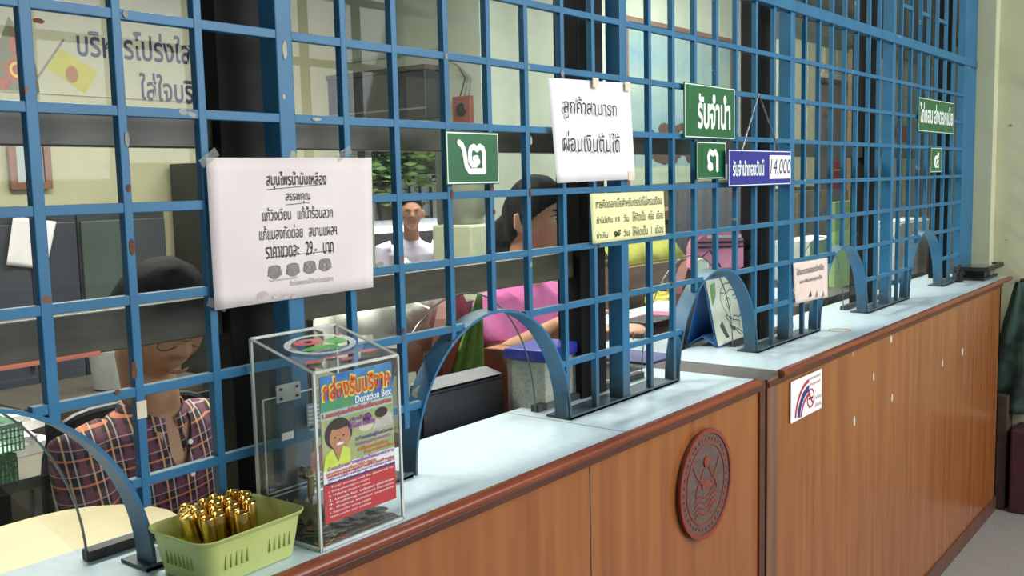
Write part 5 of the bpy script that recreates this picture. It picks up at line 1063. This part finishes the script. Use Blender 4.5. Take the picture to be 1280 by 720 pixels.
# water dispenser against the far wall
p_ = PY(582, 300, 1.85); o = empty('water_dispenser', (p_.x, 1.85, FLOOR), 'pale green upright water dispenser with grey bottle by the wall corner', 'dispenser'); zz = PY(582, 280, 1.85).z - FLOOR
box('cabinet_body', -0.10, 0.10, -0.12, 0.12, 0, zz, mat('dispenser_pale', '#c3c8a9', '#ccd1b3', rough=0.5), o, 0.01); MB().lathe([(0, 0), (0.07, 0), (0.10, 0.05), (0.10, 0.20), (0.06, 0.23), (0, 0.235)], 20).build('bottle', mat('bottle_grey', '#8a8f80', rough=0.3), o, loc=(0, 0, zz), smooth=True); box('tap', -0.02, 0.02, -0.14, -0.12, zz - 0.25, zz - 0.2, GREY, o)
# clear box with blue lid, yellow cup, calculator and such on the desk
p_ = at(676, 470, 2.22); bxw = empty('storage_box', (p_.x, p_.y, dz + 0.001), 'clear plastic box of papers with a blue lid inside the second arch', 'box', rot=(0, 0, 0.12)); bz = at(676, 431, 2.22).z - dz
b = MB(); b.box(-0.062, 0.085, -0.05, 0.05, 0.0, bz - 0.02); b.build('tub', glass_mat('frosted_clear', (0.8, 0.82, 0.78, 1), 0.6, 0.1, 0.25), bxw)
box('papers', -0.055, 0.078, -0.042, 0.042, 0.004, bz - 0.03, mat('scribbled_paper', '#cfcdbf', '#8d8c86', rough=0.8, scale=(90, 90, 160), lo=0.55, hi=0.72), bxw); box('lid', -0.068, 0.091, -0.056, 0.056, bz - 0.025, bz, mat('lid_blue', '#27308f', '#2d369a', rough=0.35), bxw, 0.004)
p_ = at(640, 470, 2.3); o = empty('wooden_tray', (p_.x, p_.y, dz + 0.001), 'reddish wooden letter tray with orange envelopes beside the blue-lidded box', 'tray', rot=(0, 0, 0.1)); zz = at(640, 434, 2.3).z - dz
for x in (-0.035, 0.022): box('side_panel', x - 0.005, x + 0.005, -0.05, 0.05, 0, zz, WD2, o)
box('shelf', -0.035, 0.022, -0.05, 0.05, zz - 0.008, zz, mat('orange_wood', '#b06a38', '#bd7742', rough=0.4), o); box('shelf', -0.03, 0.017, -0.05, 0.05, zz * 0.5, zz * 0.5 + .006, WD2, o); box('envelope', -0.028, 0.015, -0.045, 0.045, 0.03, 0.065, mat('envelope_orange', '#c98a2a', '#d79a3a', rough=0.7), o)
p_ = PZ(725, 487, 0.0); o = MB().lathe([(0, 0), (0.026, 0), (0.028, 0.002), (0.036, 0.062), (0.034, 0.062), (0.026, 0.003), (0, 0.003)], 24).build('yellow_cup', mat('cup_yellow', '#c6cd4a', '#d0d657', rough=0.5), None, smooth=True)
o.location = (p_.x + 0.03, 0.24, -0.010); tag(o, 'small lime yellow plastic cup behind the glass shield under the middle post', 'cup')
YC = empty('inner_shelf', (1.2, 0.26, FLOOR), 'dark inner shelf behind the near counter carrying the yellow cup', 'shelf'); box('shelf_board', -0.16, 0.16, -0.09, 0.10, -0.032 - FLOOR, -0.012 - FLOOR, DARK, YC); box('shelf_leg', -0.02, 0.02, -0.08, 0.09, 0, -0.034 - FLOOR, DARK, YC)
# desk calendar on the far counter
cA, cB, cL = PZ(896, 435), PZ(944, 419), PZ(872, 430)
w_ = (cB - cA).length; ca = math.atan2(cB.y - cA.y, cB.x - cA.x); dpt = 0.10
cal = empty('desk_calendar', (cA.x, cA.y, 0.0006), 'blue tent desk calendar with a line-drawn head standing in the third arch', 'calendar', rot=(0, 0, ca)); chh = 0.20
def slab(nm_, pts, m, th=0.002):
    b = MB(); b.bm.faces.new([b.bm.verts.new(v_) for v_ in pts]); o_ = b.build(nm_, m, cal); md = o_.modifiers.new('s', 'SOLIDIFY'); md.thickness = th; return o_
CB = mat('calendar_blue', '#2466a5', '#2b72b2', rough=0.4)
slab('front_board', [(0, 0, 0), (w_, 0, 0), (w_, dpt * .42, chh), (0, dpt * .42, chh)], CB); slab('back_board', [(0, dpt, 0), (w_, dpt, 0), (w_, dpt * .5, chh), (0, dpt * .5, chh)], CB)
slab('base_fold', [(0, 0, 0.001), (w_, 0, 0.001), (w_, dpt * .5, 0.03), (0, dpt * .5, 0.03)], CB); slab('base_fold', [(0, dpt, 0.001), (w_, dpt, 0.001), (w_, dpt * .5, 0.03), (0, dpt * .5, 0.03)], CB)
SL = Matrix.Rotation(-math.atan2(dpt * .42, chh), 4, 'X')
pg = box('page', 0.004, w_ - 0.004, -0.006, -0.002, 0.004, chh * 1.0, mat('calendar_page', '#d6d9c2', '#dde0cb', rough=0.7), cal, loc=(0, 0, 0)); pg.matrix_local = SL
SK_ = mat('sketch_ink', '#4a4f49', rough=0.8)
def sk(x, z): return (w_ * x, chh * z)
prof_ = [sk(*q_) for q_ in ((.46, .30), (.50, .40), (.62, .36), (.72, .39), (.71, .43), (.76, .45), (.73, .48), (.75, .51), (.82, .54), (.76, .62), (.74, .70), (.70, .80), (.58, .89), (.42, .90), (.30, .82), (.25, .70), (.28, .56), (.34, .46), (.32, .36))]
pgl = []
for A_ in (prof_, [sk(*q_) for q_ in ((.38, .66), (.46, .68), (.48, .58), (.40, .52), (.37, .60), (.38, .66))], [sk(*q_) for q_ in ((.56, .69), (.64, .71), (.73, .69))], [sk(*q_) for q_ in ((.60, .64), (.68, .65))], [sk(*q_) for q_ in ((.28, .78), (.40, .74), (.52, .80), (.66, .76))], [sk(*q_) for q_ in ((.32, .44), (.46, .34), (.62, .30), (.58, .20))], [sk(*q_) for q_ in ((.30, .42), (.44, .22), (.60, .08))], [sk(*q_) for q_ in ((.36, .24), (.56, .18), (.66, .09))]): pgl += stroke(A_, 0.0030)
flat('drawing', pgl, -0.0063, SK_, pg); flat('drawing_shade', [[sk(.12, .3), sk(.2, .36), sk(.3, .1), sk(.22, .1)], [sk(.34, .3), sk(.5, .22), sk(.44, .16)]], -0.0062, SK_, pg)
flat('drawing_leaves', [[sk(.04, .6), sk(.16, .75), sk(.2, .95), sk(.06, .92)], [sk(.86, .14), sk(.97, .26), sk(.95, .12)]], -0.00625, mat('leaf_print', '#8fae6a', '#5f8a5a', rough=0.8), pg); flat('drawing_wash', [[sk(.66, .1), sk(.94, .1), sk(.94, .34), sk(.8, .4)]], -0.0061, mat('wash_blue', '#b6cfcf', rough=0.8), pg)
# folders under the glass right of the iron post
o = box('purple_folder', -0.07, 0.09, -0.10, 0.10, 0.0005, 0.004, mat('folder_purple', '#3b3c78', '#474884', rough=0.4), loc=(1.49, 0.255, -0.0)); tag(o, 'purple-blue folder lying on the counter behind the middle post', 'folder')
o.location = (1.42, 0.27, 0.0)
# ------------------------------------------------------------------ things seen through the right-hand panels
def wallbox(name, u0, v0, u1, v1, y, dep, m, label, cat, group=None):
    a, b_ = PY(u0, v0, y), PY(u1, v1, y); o = box(name, -(b_.x - a.x) / 2, (b_.x - a.x) / 2, 0, dep, 0, a.z - b_.z, m, loc=((a.x + b_.x) / 2, y, b_.z)); return tag(o, label, cat, group)
# landscape mural
yM = BY - 0.03; a, b_ = PY(784, 40, yM), PY(912, 262, yM); zT = PY(784, 26, yM).z; zB = PY(830, 252, yM).z
mu = empty('landscape_picture', ((a.x + b_.x) / 2, yM, zB), 'large landscape picture with sky, brown trees and lake on the far wall', 'picture'); mw = (b_.x - a.x) / 2; mh = zT - zB
box('canvas', -mw, mw, 0, 0.02, 0, mh, mat('picture_sky', '#6f8f9b', '#93a497', rough=0.6, scale=(0.8, 1, 3.0), detail=5), mu)
fr = MB(); t = 0.03
fr.box(-mw - t, mw + t, -0.01, 0.03, -t, 0).box(-mw - t, mw + t, -0.01, 0.03, mh, mh + t).box(-mw - t, -mw, -0.01, 0.03, 0, mh).box(mw, mw + t, -0.01, 0.03, 0, mh); fr.build('frame', BROWN, mu)
def mq(fx, fz): return (-mw + 2 * mw * fx, mh * fz)
flat('picture_water', [[mq(0, 0.10), mq(1, 0.10), mq(1, 0.22), mq(0, 0.20)]], -0.001, mat('picture_water', '#a9b4a0', '#97a58f', rough=0.6, scale=(1, 1, 20)), mu); flat('picture_ground', [[mq(0, 0), mq(1, 0), mq(1, 0.12), mq(0, 0.10)]], -0.0015, mat('picture_ground', '#5d5a49', '#7a705a', scale=(4, 4, 9)), mu)
b = MB(); RT = random.Random(9); TREE = mat('picture_tree', '#5a4038', '#4b3f33', rough=0.8, scale=(20, 20, 20)); n = 0
for k in range(150):
    t = RT.random(); cx_ = 0.18 + 0.8 * t; cz_ = 0.24 + RT.uniform(0, 0.16 + 0.20 * t) ; x, z = mq(cx_, cz_); r_ = RT.uniform(.02, .06)
    b.bm.faces.new([b.bm.verts.new((px_, -0.002 - 0.00001 * k, pz_)) for px_, pz_ in ell(x, z, r_ * 1.4, r_ * .7, 8)])
o = b.build('picture_trees', TREE, mu); o['kind'] = 'stuff'
# wooden sideboard under the picture
a, b_ = PY(800, 262, 1.6), PY(905, 300, 1.6)
sb_ = empty('sideboard', ((a.x + b_.x) / 2, 1.6, FLOOR), 'orange-brown sideboard below the landscape picture', 'cabinet'); sw_ = (b_.x - a.x) / 2; zz = PY(850, 262, 1.6).z - FLOOR
box('top', -sw_ - .02, sw_ + .02, -0.02, 0.4, zz - 0.05, zz, mat('sideboard_top', '#8a5f48', '#9a6d53', rough=0.4), sb_); box('carcass', -sw_, sw_, 0, 0.38, 0, zz - 0.05, mat('cab_brown_dark', '#3c372f'), sb_)
for k in range(3): dr = box('door', -sw_ + k * sw_ * 2 / 3 + .01, -sw_ + (k + 1) * sw_ * 2 / 3 - .01, -0.015, 0, 0.05, zz - 0.08, mat('cab_brown_door', '#453f35'), sb_); box('handle', dr.data.vertices[0].co.x + 0.03, dr.data.vertices[0].co.x + .05, -0.025, -0.015, zz * .6, zz * .7, mat('chrome', '#9a9a98'), dr)
ca_, cb_2 = PY(842, 236, 1.45), PY(938, 236, 1.45)
b = MB(); NF = 26; wv = (cb_2.x - ca_.x) / 2
A = [[b.bm.verts.new((-wv + 2 * wv * i / NF, 0.018 * math.sin(i * 1.9), z)) for i in range(NF + 1)] for z in (0.0, ca_.z - FLOOR)]
for i in range(NF): b.bm.faces.new((A[0][i], A[0][i + 1], A[1][i + 1], A[1][i]))
o = b.build('dark_curtain', mat('curtain_dark', '#2b2c31', '#3a3c42', rough=0.8, scale=(14, 1, 0.6)), None, smooth=2, loc=((ca_.x + cb_2.x) / 2, 1.45, FLOOR)); o.modifiers.new('s', 'SOLIDIFY').thickness = 0.01; tag(o, 'dark grey folded curtain panel below the blue price sign', 'curtain')
# brown desk partition with yellow cloth behind the third arch
a, b_ = at(786, 362, 3.1), at(862, 325, 3.1)
pd = empty('reception_desk', (2.25, 1.02, FLOOR), 'brown desk with yellow cloth behind the third arch', 'desk'); zz = PY(830, 328, 1.0).z - FLOOR
x0_, x1_ = PY(780, 340, 1.0).x - 2.25, PY(880, 340, 1.0).x - 2.25
box('desk_body', x0_, x1_, -0.02, 0.30, 0, zz, BROWN, pd)
b = MB(); N = 20; zt2 = PY(820, 303, 1.05).z - FLOOR
A = [[b.bm.verts.new((x0_ + (x1_ - x0_) * .85 * i / N, 0.02 + 0.25 * j / 4, zz + 0.004 + (zt2 - zz) * (0.8 + 0.2 * math.sin(i * 0.7 + j)) * (1 if j else 0.0))) for i in range(N + 1)] for j in range(5)]
for j in range(4):
    for i in range(N): b.bm.faces.new((A[j][i], A[j][i + 1], A[j + 1][i + 1], A[j + 1][i]))
o = b.build('yellow_cloth', mat('cloth_yellow', '#a9ab45', '#bcbb5c', rough=0.9, scale=(20, 20, 20)), None, smooth=2, loc=(2.25, 1.02, FLOOR)); o.modifiers.new('s', 'SOLIDIFY').thickness = 0.004; tag(o, 'rumpled yellow-green cloth lying on the brown reception desk', 'cloth')
p_ = at(862, 345, 3.15); c = round_chair((p_.x, p_.y, FLOOR), 0.3 + math.pi, 'reddish round-backed wooden chair behind the third arch'); lf = on(862, 325, 0, p_.x).z - (FLOOR + 0.93)
for ch in c.children:
    if ch.name.startswith('leg'): ch.scale.z = (0.42 + lf) / 0.42
    else: ch.location.z = lf
p_ = at(875, 333, 2.75); o = MB().lathe([(0, 0), (0.022, 0), (0.024, 0.004), (0.022, 0.010), (0, 0.011)], 24).xform(Matrix.Rotation(math.pi / 2, 4, 'X')).build('round_clock', mat('clock_white', '#d3dccb', rough=0.4), None, loc=p_); o.rotation_euler.z = -0.6; tag(o, 'small round white clock hanging in front of the pink top', 'clock')
b = MB(); b.tube([(0.0, 0, 0.022), (0.03, 0, 0.045), (0.065, 0.0, -0.005)], 0.003, 6); o = b.build('clock_strap', BLK, None, loc=p_); o.rotation_euler.z = -0.6; tag(o, 'black strap looped over the small round white clock', 'strap')
# desk clutter seen low between the third bars
FZ = 0.012; fd = empty('far_inner_desk', (2.0, 0.55, FLOOR), 'pale inner desk behind the far counter strewn with papers', 'desk'); box('desktop', -0.42, 1.4, -0.33, 0.33, -0.05 - FLOOR, -0.02 - FLOOR, WHITE_LAM, fd)
for x in (-0.38, 1.35): box('leg', x - .02, x + .02, -0.3, 0.3, 0, -0.05 - FLOOR, GREY, fd)
DZ = -0.019
def onDesk(nm_, u, v, mk, label, cat, rz=0.0):
    p_ = PZ(u, v, DZ); o = mk(); o.location = (p_.x, p_.y, DZ); o.rotation_euler.z = rz; tag(o, label, cat); return o
onDesk('case', 812, 418, lambda: MB().box(-0.09, 0.09, -0.06, 0.06, 0, 0.055, 0.008).build('black_case', BLK, None, smooth=True), 'dark squarish case on the inner desk behind the iron bars', 'case')
onDesk('pouch', 815, 404, lambda: MB().box(-0.12, 0.12, -0.05, 0.05, 0, 0.03, 0.012).build('pink_pouch', mat('pouch_pink', '#b05478', '#c0668a', rough=0.7), None, smooth=True), 'long dusty pink pouch behind the dark case', 'pouch', 0.1)
onDesk('papers', 838, 386, lambda: box('paper_pad', -0.10, 0.10, -0.07, 0.07, 0, 0.02, mat('pad_mint', '#cfe0cf', '#dbe8db', rough=0.7)), 'pale mint paper pad on the inner desk', 'paper', 0.3)
def hoop():
    b = MB(); b.tube([(0.09 * math.cos(a), 0, 0.075 * math.sin(a) + 0.0) for a in [math.pi * k / 16 for k in range(17)]], 0.006, 8).box(-0.1, 0.1, -0.05, 0.05, 0.0, 0.035, 0.008); return b.build('basket_hoop', mat('basket_ochre', '#b3a23e', '#c4b552', rough=0.6), None, smooth=True)
onDesk('hoop', 829, 378, hoop, 'ochre basket with a round hoop handle on the inner desk', 'basket', 0.2)
# green board in the fourth arch, white papers left of it
gy = 0.42
a, b_ = PY(1046, 298, gy), PY(1092, 384, gy); o = box('green_monitor', -(b_.x - a.x) / 2 - .02, (b_.x - a.x) / 2 + .05, 0, 0.03, 0, PY(1060, 290, gy).z - b_.z, mat('pale_green_plastic', '#7f9a62', '#8aa56e', rough=0.6, scale=(3, 3, 3)), loc=((a.x + b_.x) / 2, gy, DZ), bev=0.004); tag(o, 'pale green upright board inside the fourth arch', 'board')
a, b_ = PY(1000, 302, 0.7), PY(1046, 345, 0.7); o = box('white_carton', -(b_.x - a.x) / 2, (b_.x - a.x) / 2, 0, 0.2, 0, a.z - DZ, mat('carton_white', '#b9c6bd', '#c6d2ca', rough=0.7), loc=((a.x + b_.x) / 2, 0.65, DZ)); tag(o, 'bluish white carton behind the bars left of the green board', 'carton')
o = box('brown_blotter', -0.30, 0.38, -0.06, 0.10, 0, 0.035, mat('cab_brown_dark', '#3c372f'), loc=(2.85, 0.30, DZ)); tag(o, 'dark brown long box lying just inside the fourth arch', 'box')
# right-hand wall furniture
def cab(name, u0, u1, vt, vb, y, m, label, cat, doors=1, dep=0.25, dm=None):
    a, b_ = PY(u0, vt, y), PY(u1, vt, y); zt_ = a.z; zb_ = PY(u0, vb, y).z; hw = (b_.x - a.x) / 2
    c = empty(name, ((a.x + b_.x) / 2, y, zb_), label, cat); box('carcass', -hw, hw, 0, dep, 0, zt_ - zb_, m, c)
    for k in range(doors): box('door', -hw + k * 2 * hw / doors + .006, -hw + (k + 1) * 2 * hw / doors - .006, -0.014, 0, 0.01, zt_ - zb_ - .01, dm or m, c, 0.002)
    return c
CC = mat('cabinet_cream', '#b9b99b', '#c2c2a5', rough=0.6, scale=(2, 2, 2))
cab('tall_cream_cabinet', 990, 1024, 47, 236, 1.75, CC, 'tall cream cabinet seen through the bars right of the blue sign', 'cabinet', 2, 0.2)
cab('wall_cupboard', 1029, 1072, 58, 98, 1.75, CC, 'cream wall cupboard right of the tall cream cabinet', 'cupboard', 3, 0.2)
wallbox('cupboard_ledge', 1027, 96, 1074, 99, 1.70, 0.2, mat('ledge_cream', '#d9cfb0', rough=0.6), 'pale ledge under the cream wall cupboard', 'ledge')
MAU = mat('dusty_mauve', '#5f5355', '#776a6b', rough=0.8, scale=(6, 6, 3)); 
for k, (u0, u1, m) in enumerate(((1027, 1041, MAU), (1043, 1056, mat('poster_gold', '#8a7a50', '#9b6f60', rough=0.7, scale=(8, 8, 8))), (1059, 1073, mat('poster_gold2', '#9b9270', '#8d7c5a', rough=0.7, scale=(8, 8, 8))))):
    a, b_ = PY(u0, 106, 1.72), PY(u1, 250, 1.72); hw = (b_.x - a.x) / 2
    c = empty('wall_calendar', ((a.x + b_.x) / 2, 1.72, b_.z), ['plain mauve hanging cloth', 'hanging gold calendar with red lower part, nearer one,', 'hanging gold calendar with bright red middle, farther one,'][k] + ' under the cream wall cupboard', 'calendar')
    box('sheet', -hw, hw, 0, 0.01, 0, a.z - b_.z, m, c)
    if k:
        RDc = mat('calendar_red', '#a5323f', '#b23b3d', rough=0.6); zz1, zz2 = (PY(u0, 240, 1.72).z - b_.z, PY(u0, 202 if k == 1 else 182, 1.72).z - b_.z); box('red_panel', -hw, hw, -0.004, 0, zz1, zz2, RDc, c)
        box('gold_line', -hw, hw, -0.006, -0.004, (zz1 + zz2) / 2 + .05, (zz1 + zz2) / 2 + .06, PYL, c)
cab('wooden_column', 1077, 1086, 60, 330, 1.4, mat('column_brown', '#6b553f', '#7a6248', rough=0.6), 'narrow brown wooden column left of the fourth iron post', 'column', 0, 0.1)
cab('dark_cabinet', 994, 1076, 240, 300, 1.5, mat('cab_olive', '#5a5648', '#6a6655', rough=0.6), 'dull olive low cabinet under the wall calendars', 'cabinet', 3, 0.2)
cab('cream_locker', 1117, 1146, 72, 330, 1.6, CC, 'narrow cream locker right of the fourth iron post', 'locker', 2, 0.2)
cab('grey_locker', 1148, 1176, 84, 330, 1.6, mat('locker_grey', '#8b9487', '#97a093', rough=0.6), 'grey-green locker behind the green sign near the far wall', 'locker', 2, 0.2)
for k, u in enumerate((1121, 1130)): wallbox('red_ribbon', u, 158, u + 5, 178, 1.55, 0.01, mat('calendar_red', '#a5323f'), ['left', 'right'][k] + ' red ribbon hanging on the narrow cream locker', 'ribbon')
c = cab('white_machine', 1120, 1160, 278, 350, 0.55, mat('machine_white', '#c6c9c6', '#d2d4d1', rough=0.4), 'white upright machine with red button inside the fifth window', 'machine', 1, 0.15)
c.children[0].data.transform(Matrix.Translation((0, 0, 0))); a = PY(1134, 334, 0.53); MB().lathe([(0, 0), (0.012, 0), (0.010, 0.008), (0, 0.009)], 16).xform(Matrix.Rotation(math.pi / 2, 4, 'X')).build('red_button', mat('button_red', '#c0143c', rough=0.3), c, loc=Vector((a.x, 0.535, a.z)) - c.location)
cab('brown_divider', 1166, 1186, 296, 350, 0.45, mat('divider_brown', '#57524a', '#625c52', rough=0.6), 'dark brown divider board inside the fifth arch', 'divider', 0, 0.03)
# black display case on the end of the counter
t_ = empty('display_case', (4.03, -0.05, 0.0006), 'black-framed glass-topped case on the far end of the counter', 'case', rot=(0, 0, 0.0))
box('base', -0.14, 0.13, -0.055, 0.055, 0, 0.012, BLK, t_); box('body', 0.02, 0.12, -0.045, 0.045, 0.012, 0.045, mat('case_grey', '#6d6f68', rough=0.5), t_); box('support', -0.10, -0.03, -0.045, 0.045, 0.012, 0.045, BLK, t_)
b = MB(); hx_, hy_ = 0.155, 0.075
b.box(-hx_, hx_, -hy_, -hy_ + .018, .045, .062).box(-hx_, hx_, hy_ - .018, hy_, .045, .062).box(-hx_, -hx_ + .018, -hy_ + .018, hy_ - .018, .045, .062).box(hx_ - .018, hx_, -hy_ + .018, hy_ - .018, .045, .062); b.build('top_frame', BLK, t_)
box('top_glass', -hx_ + .017, hx_ - .017, -hy_ + .017, hy_ - .017, .050, .058, mat('case_glass', '#6b7063', '#7b806f', rough=0.08), t_)
# hardware bundle at the grille foot near the wall
o = empty('latch_bundle', (3.80, -0.012, 0.0), 'dark padlock and latch on the last bars above the counter end', 'latch'); MB().tube([(-.04, 0, .05), (0.0, -.01, .075), (.05, 0, .06), (.08, -.01, .03)], 0.006, 8).build('hasp', BLK, o); box('padlock', -0.02, 0.03, -0.02, 0.0, 0.0, 0.045, BLK, o, 0.004)
# bags hanging between the counter end and the wall
DG = mat('dark_green_cloth', '#1c2a25', '#3e5a4e', rough=0.8, scale=(12, 12, 9), lo=0.4, hi=0.62)
b = MB(); N = 24; rows = []
for j in range(17):
    t = j / 16; row = []
    for i in range(N):
        a = 2 * math.pi * i / N; r_ = (0.012 + 0.06 * min(1, t * 1.6)) * (1 + 0.25 * math.sin(a * 5 + j * .3)); row.append(b.bm.verts.new((r_ * math.cos(a) * .7, r_ * math.sin(a) * 1.4, -t * 0.62)))
    rows.append(row)
for A, B in zip(rows, rows[1:]):
    for i in range(N): b.bm.faces.new((A[i], A[(i + 1) % N], B[(i + 1) % N], B[i]))
b.bm.faces.new(rows[0][::-1]); b.bm.faces.new(rows[-1]); o = b.build('hanging_cloth', DG, None, smooth=2, loc=(4.125, -0.21, -0.02)); tag(o, 'dark green patterned cloth hanging on the wall beside the counter end', 'cloth')
MB().lathe([(0, 0), (0.006, 0), (0.006, 0.02), (0.012, 0.024), (0, 0.026)], 10).xform(Matrix.Rotation(-math.pi / 2, 4, 'Y')).build('hook', mat('steel', '#5b5b58'), o, loc=(0.075, 0, 0.0))
o = box('maroon_crate', -0.09, 0.09, -0.13, 0.13, 0, 0.40, mat('maroon', '#3f1d22', '#4d252b', rough=0.6), loc=(4.10, -0.34, FLOOR), bev=0.01); tag(o, 'dark maroon crate on the floor between counter and wall', 'crate')
o = box('brown_carton', -0.06, 0.06, -0.07, 0.07, 0, 0.55, mat('carton_dark', '#3b2b22', '#4a372b', rough=0.8), loc=(4.095, -0.12, FLOOR), bev=0.004); tag(o, 'dark brown tall carton tucked behind the end of the counter', 'carton')
# reflection along the rail over the man, built as a flat orange strip
b = box('reflection_strip', PY(-40, 455, .1).x - mull[-8], PY(126, 433, .1).x - mull[-8], 0.105 - GY - 0.003, 0.105 - GY - 0.001, ZRB - 0.002, ZRB + 0.004, mat('reflection_orange', '#c8664a', '#d47b5c', rough=0.5), bpy.data.objects['window_1'])
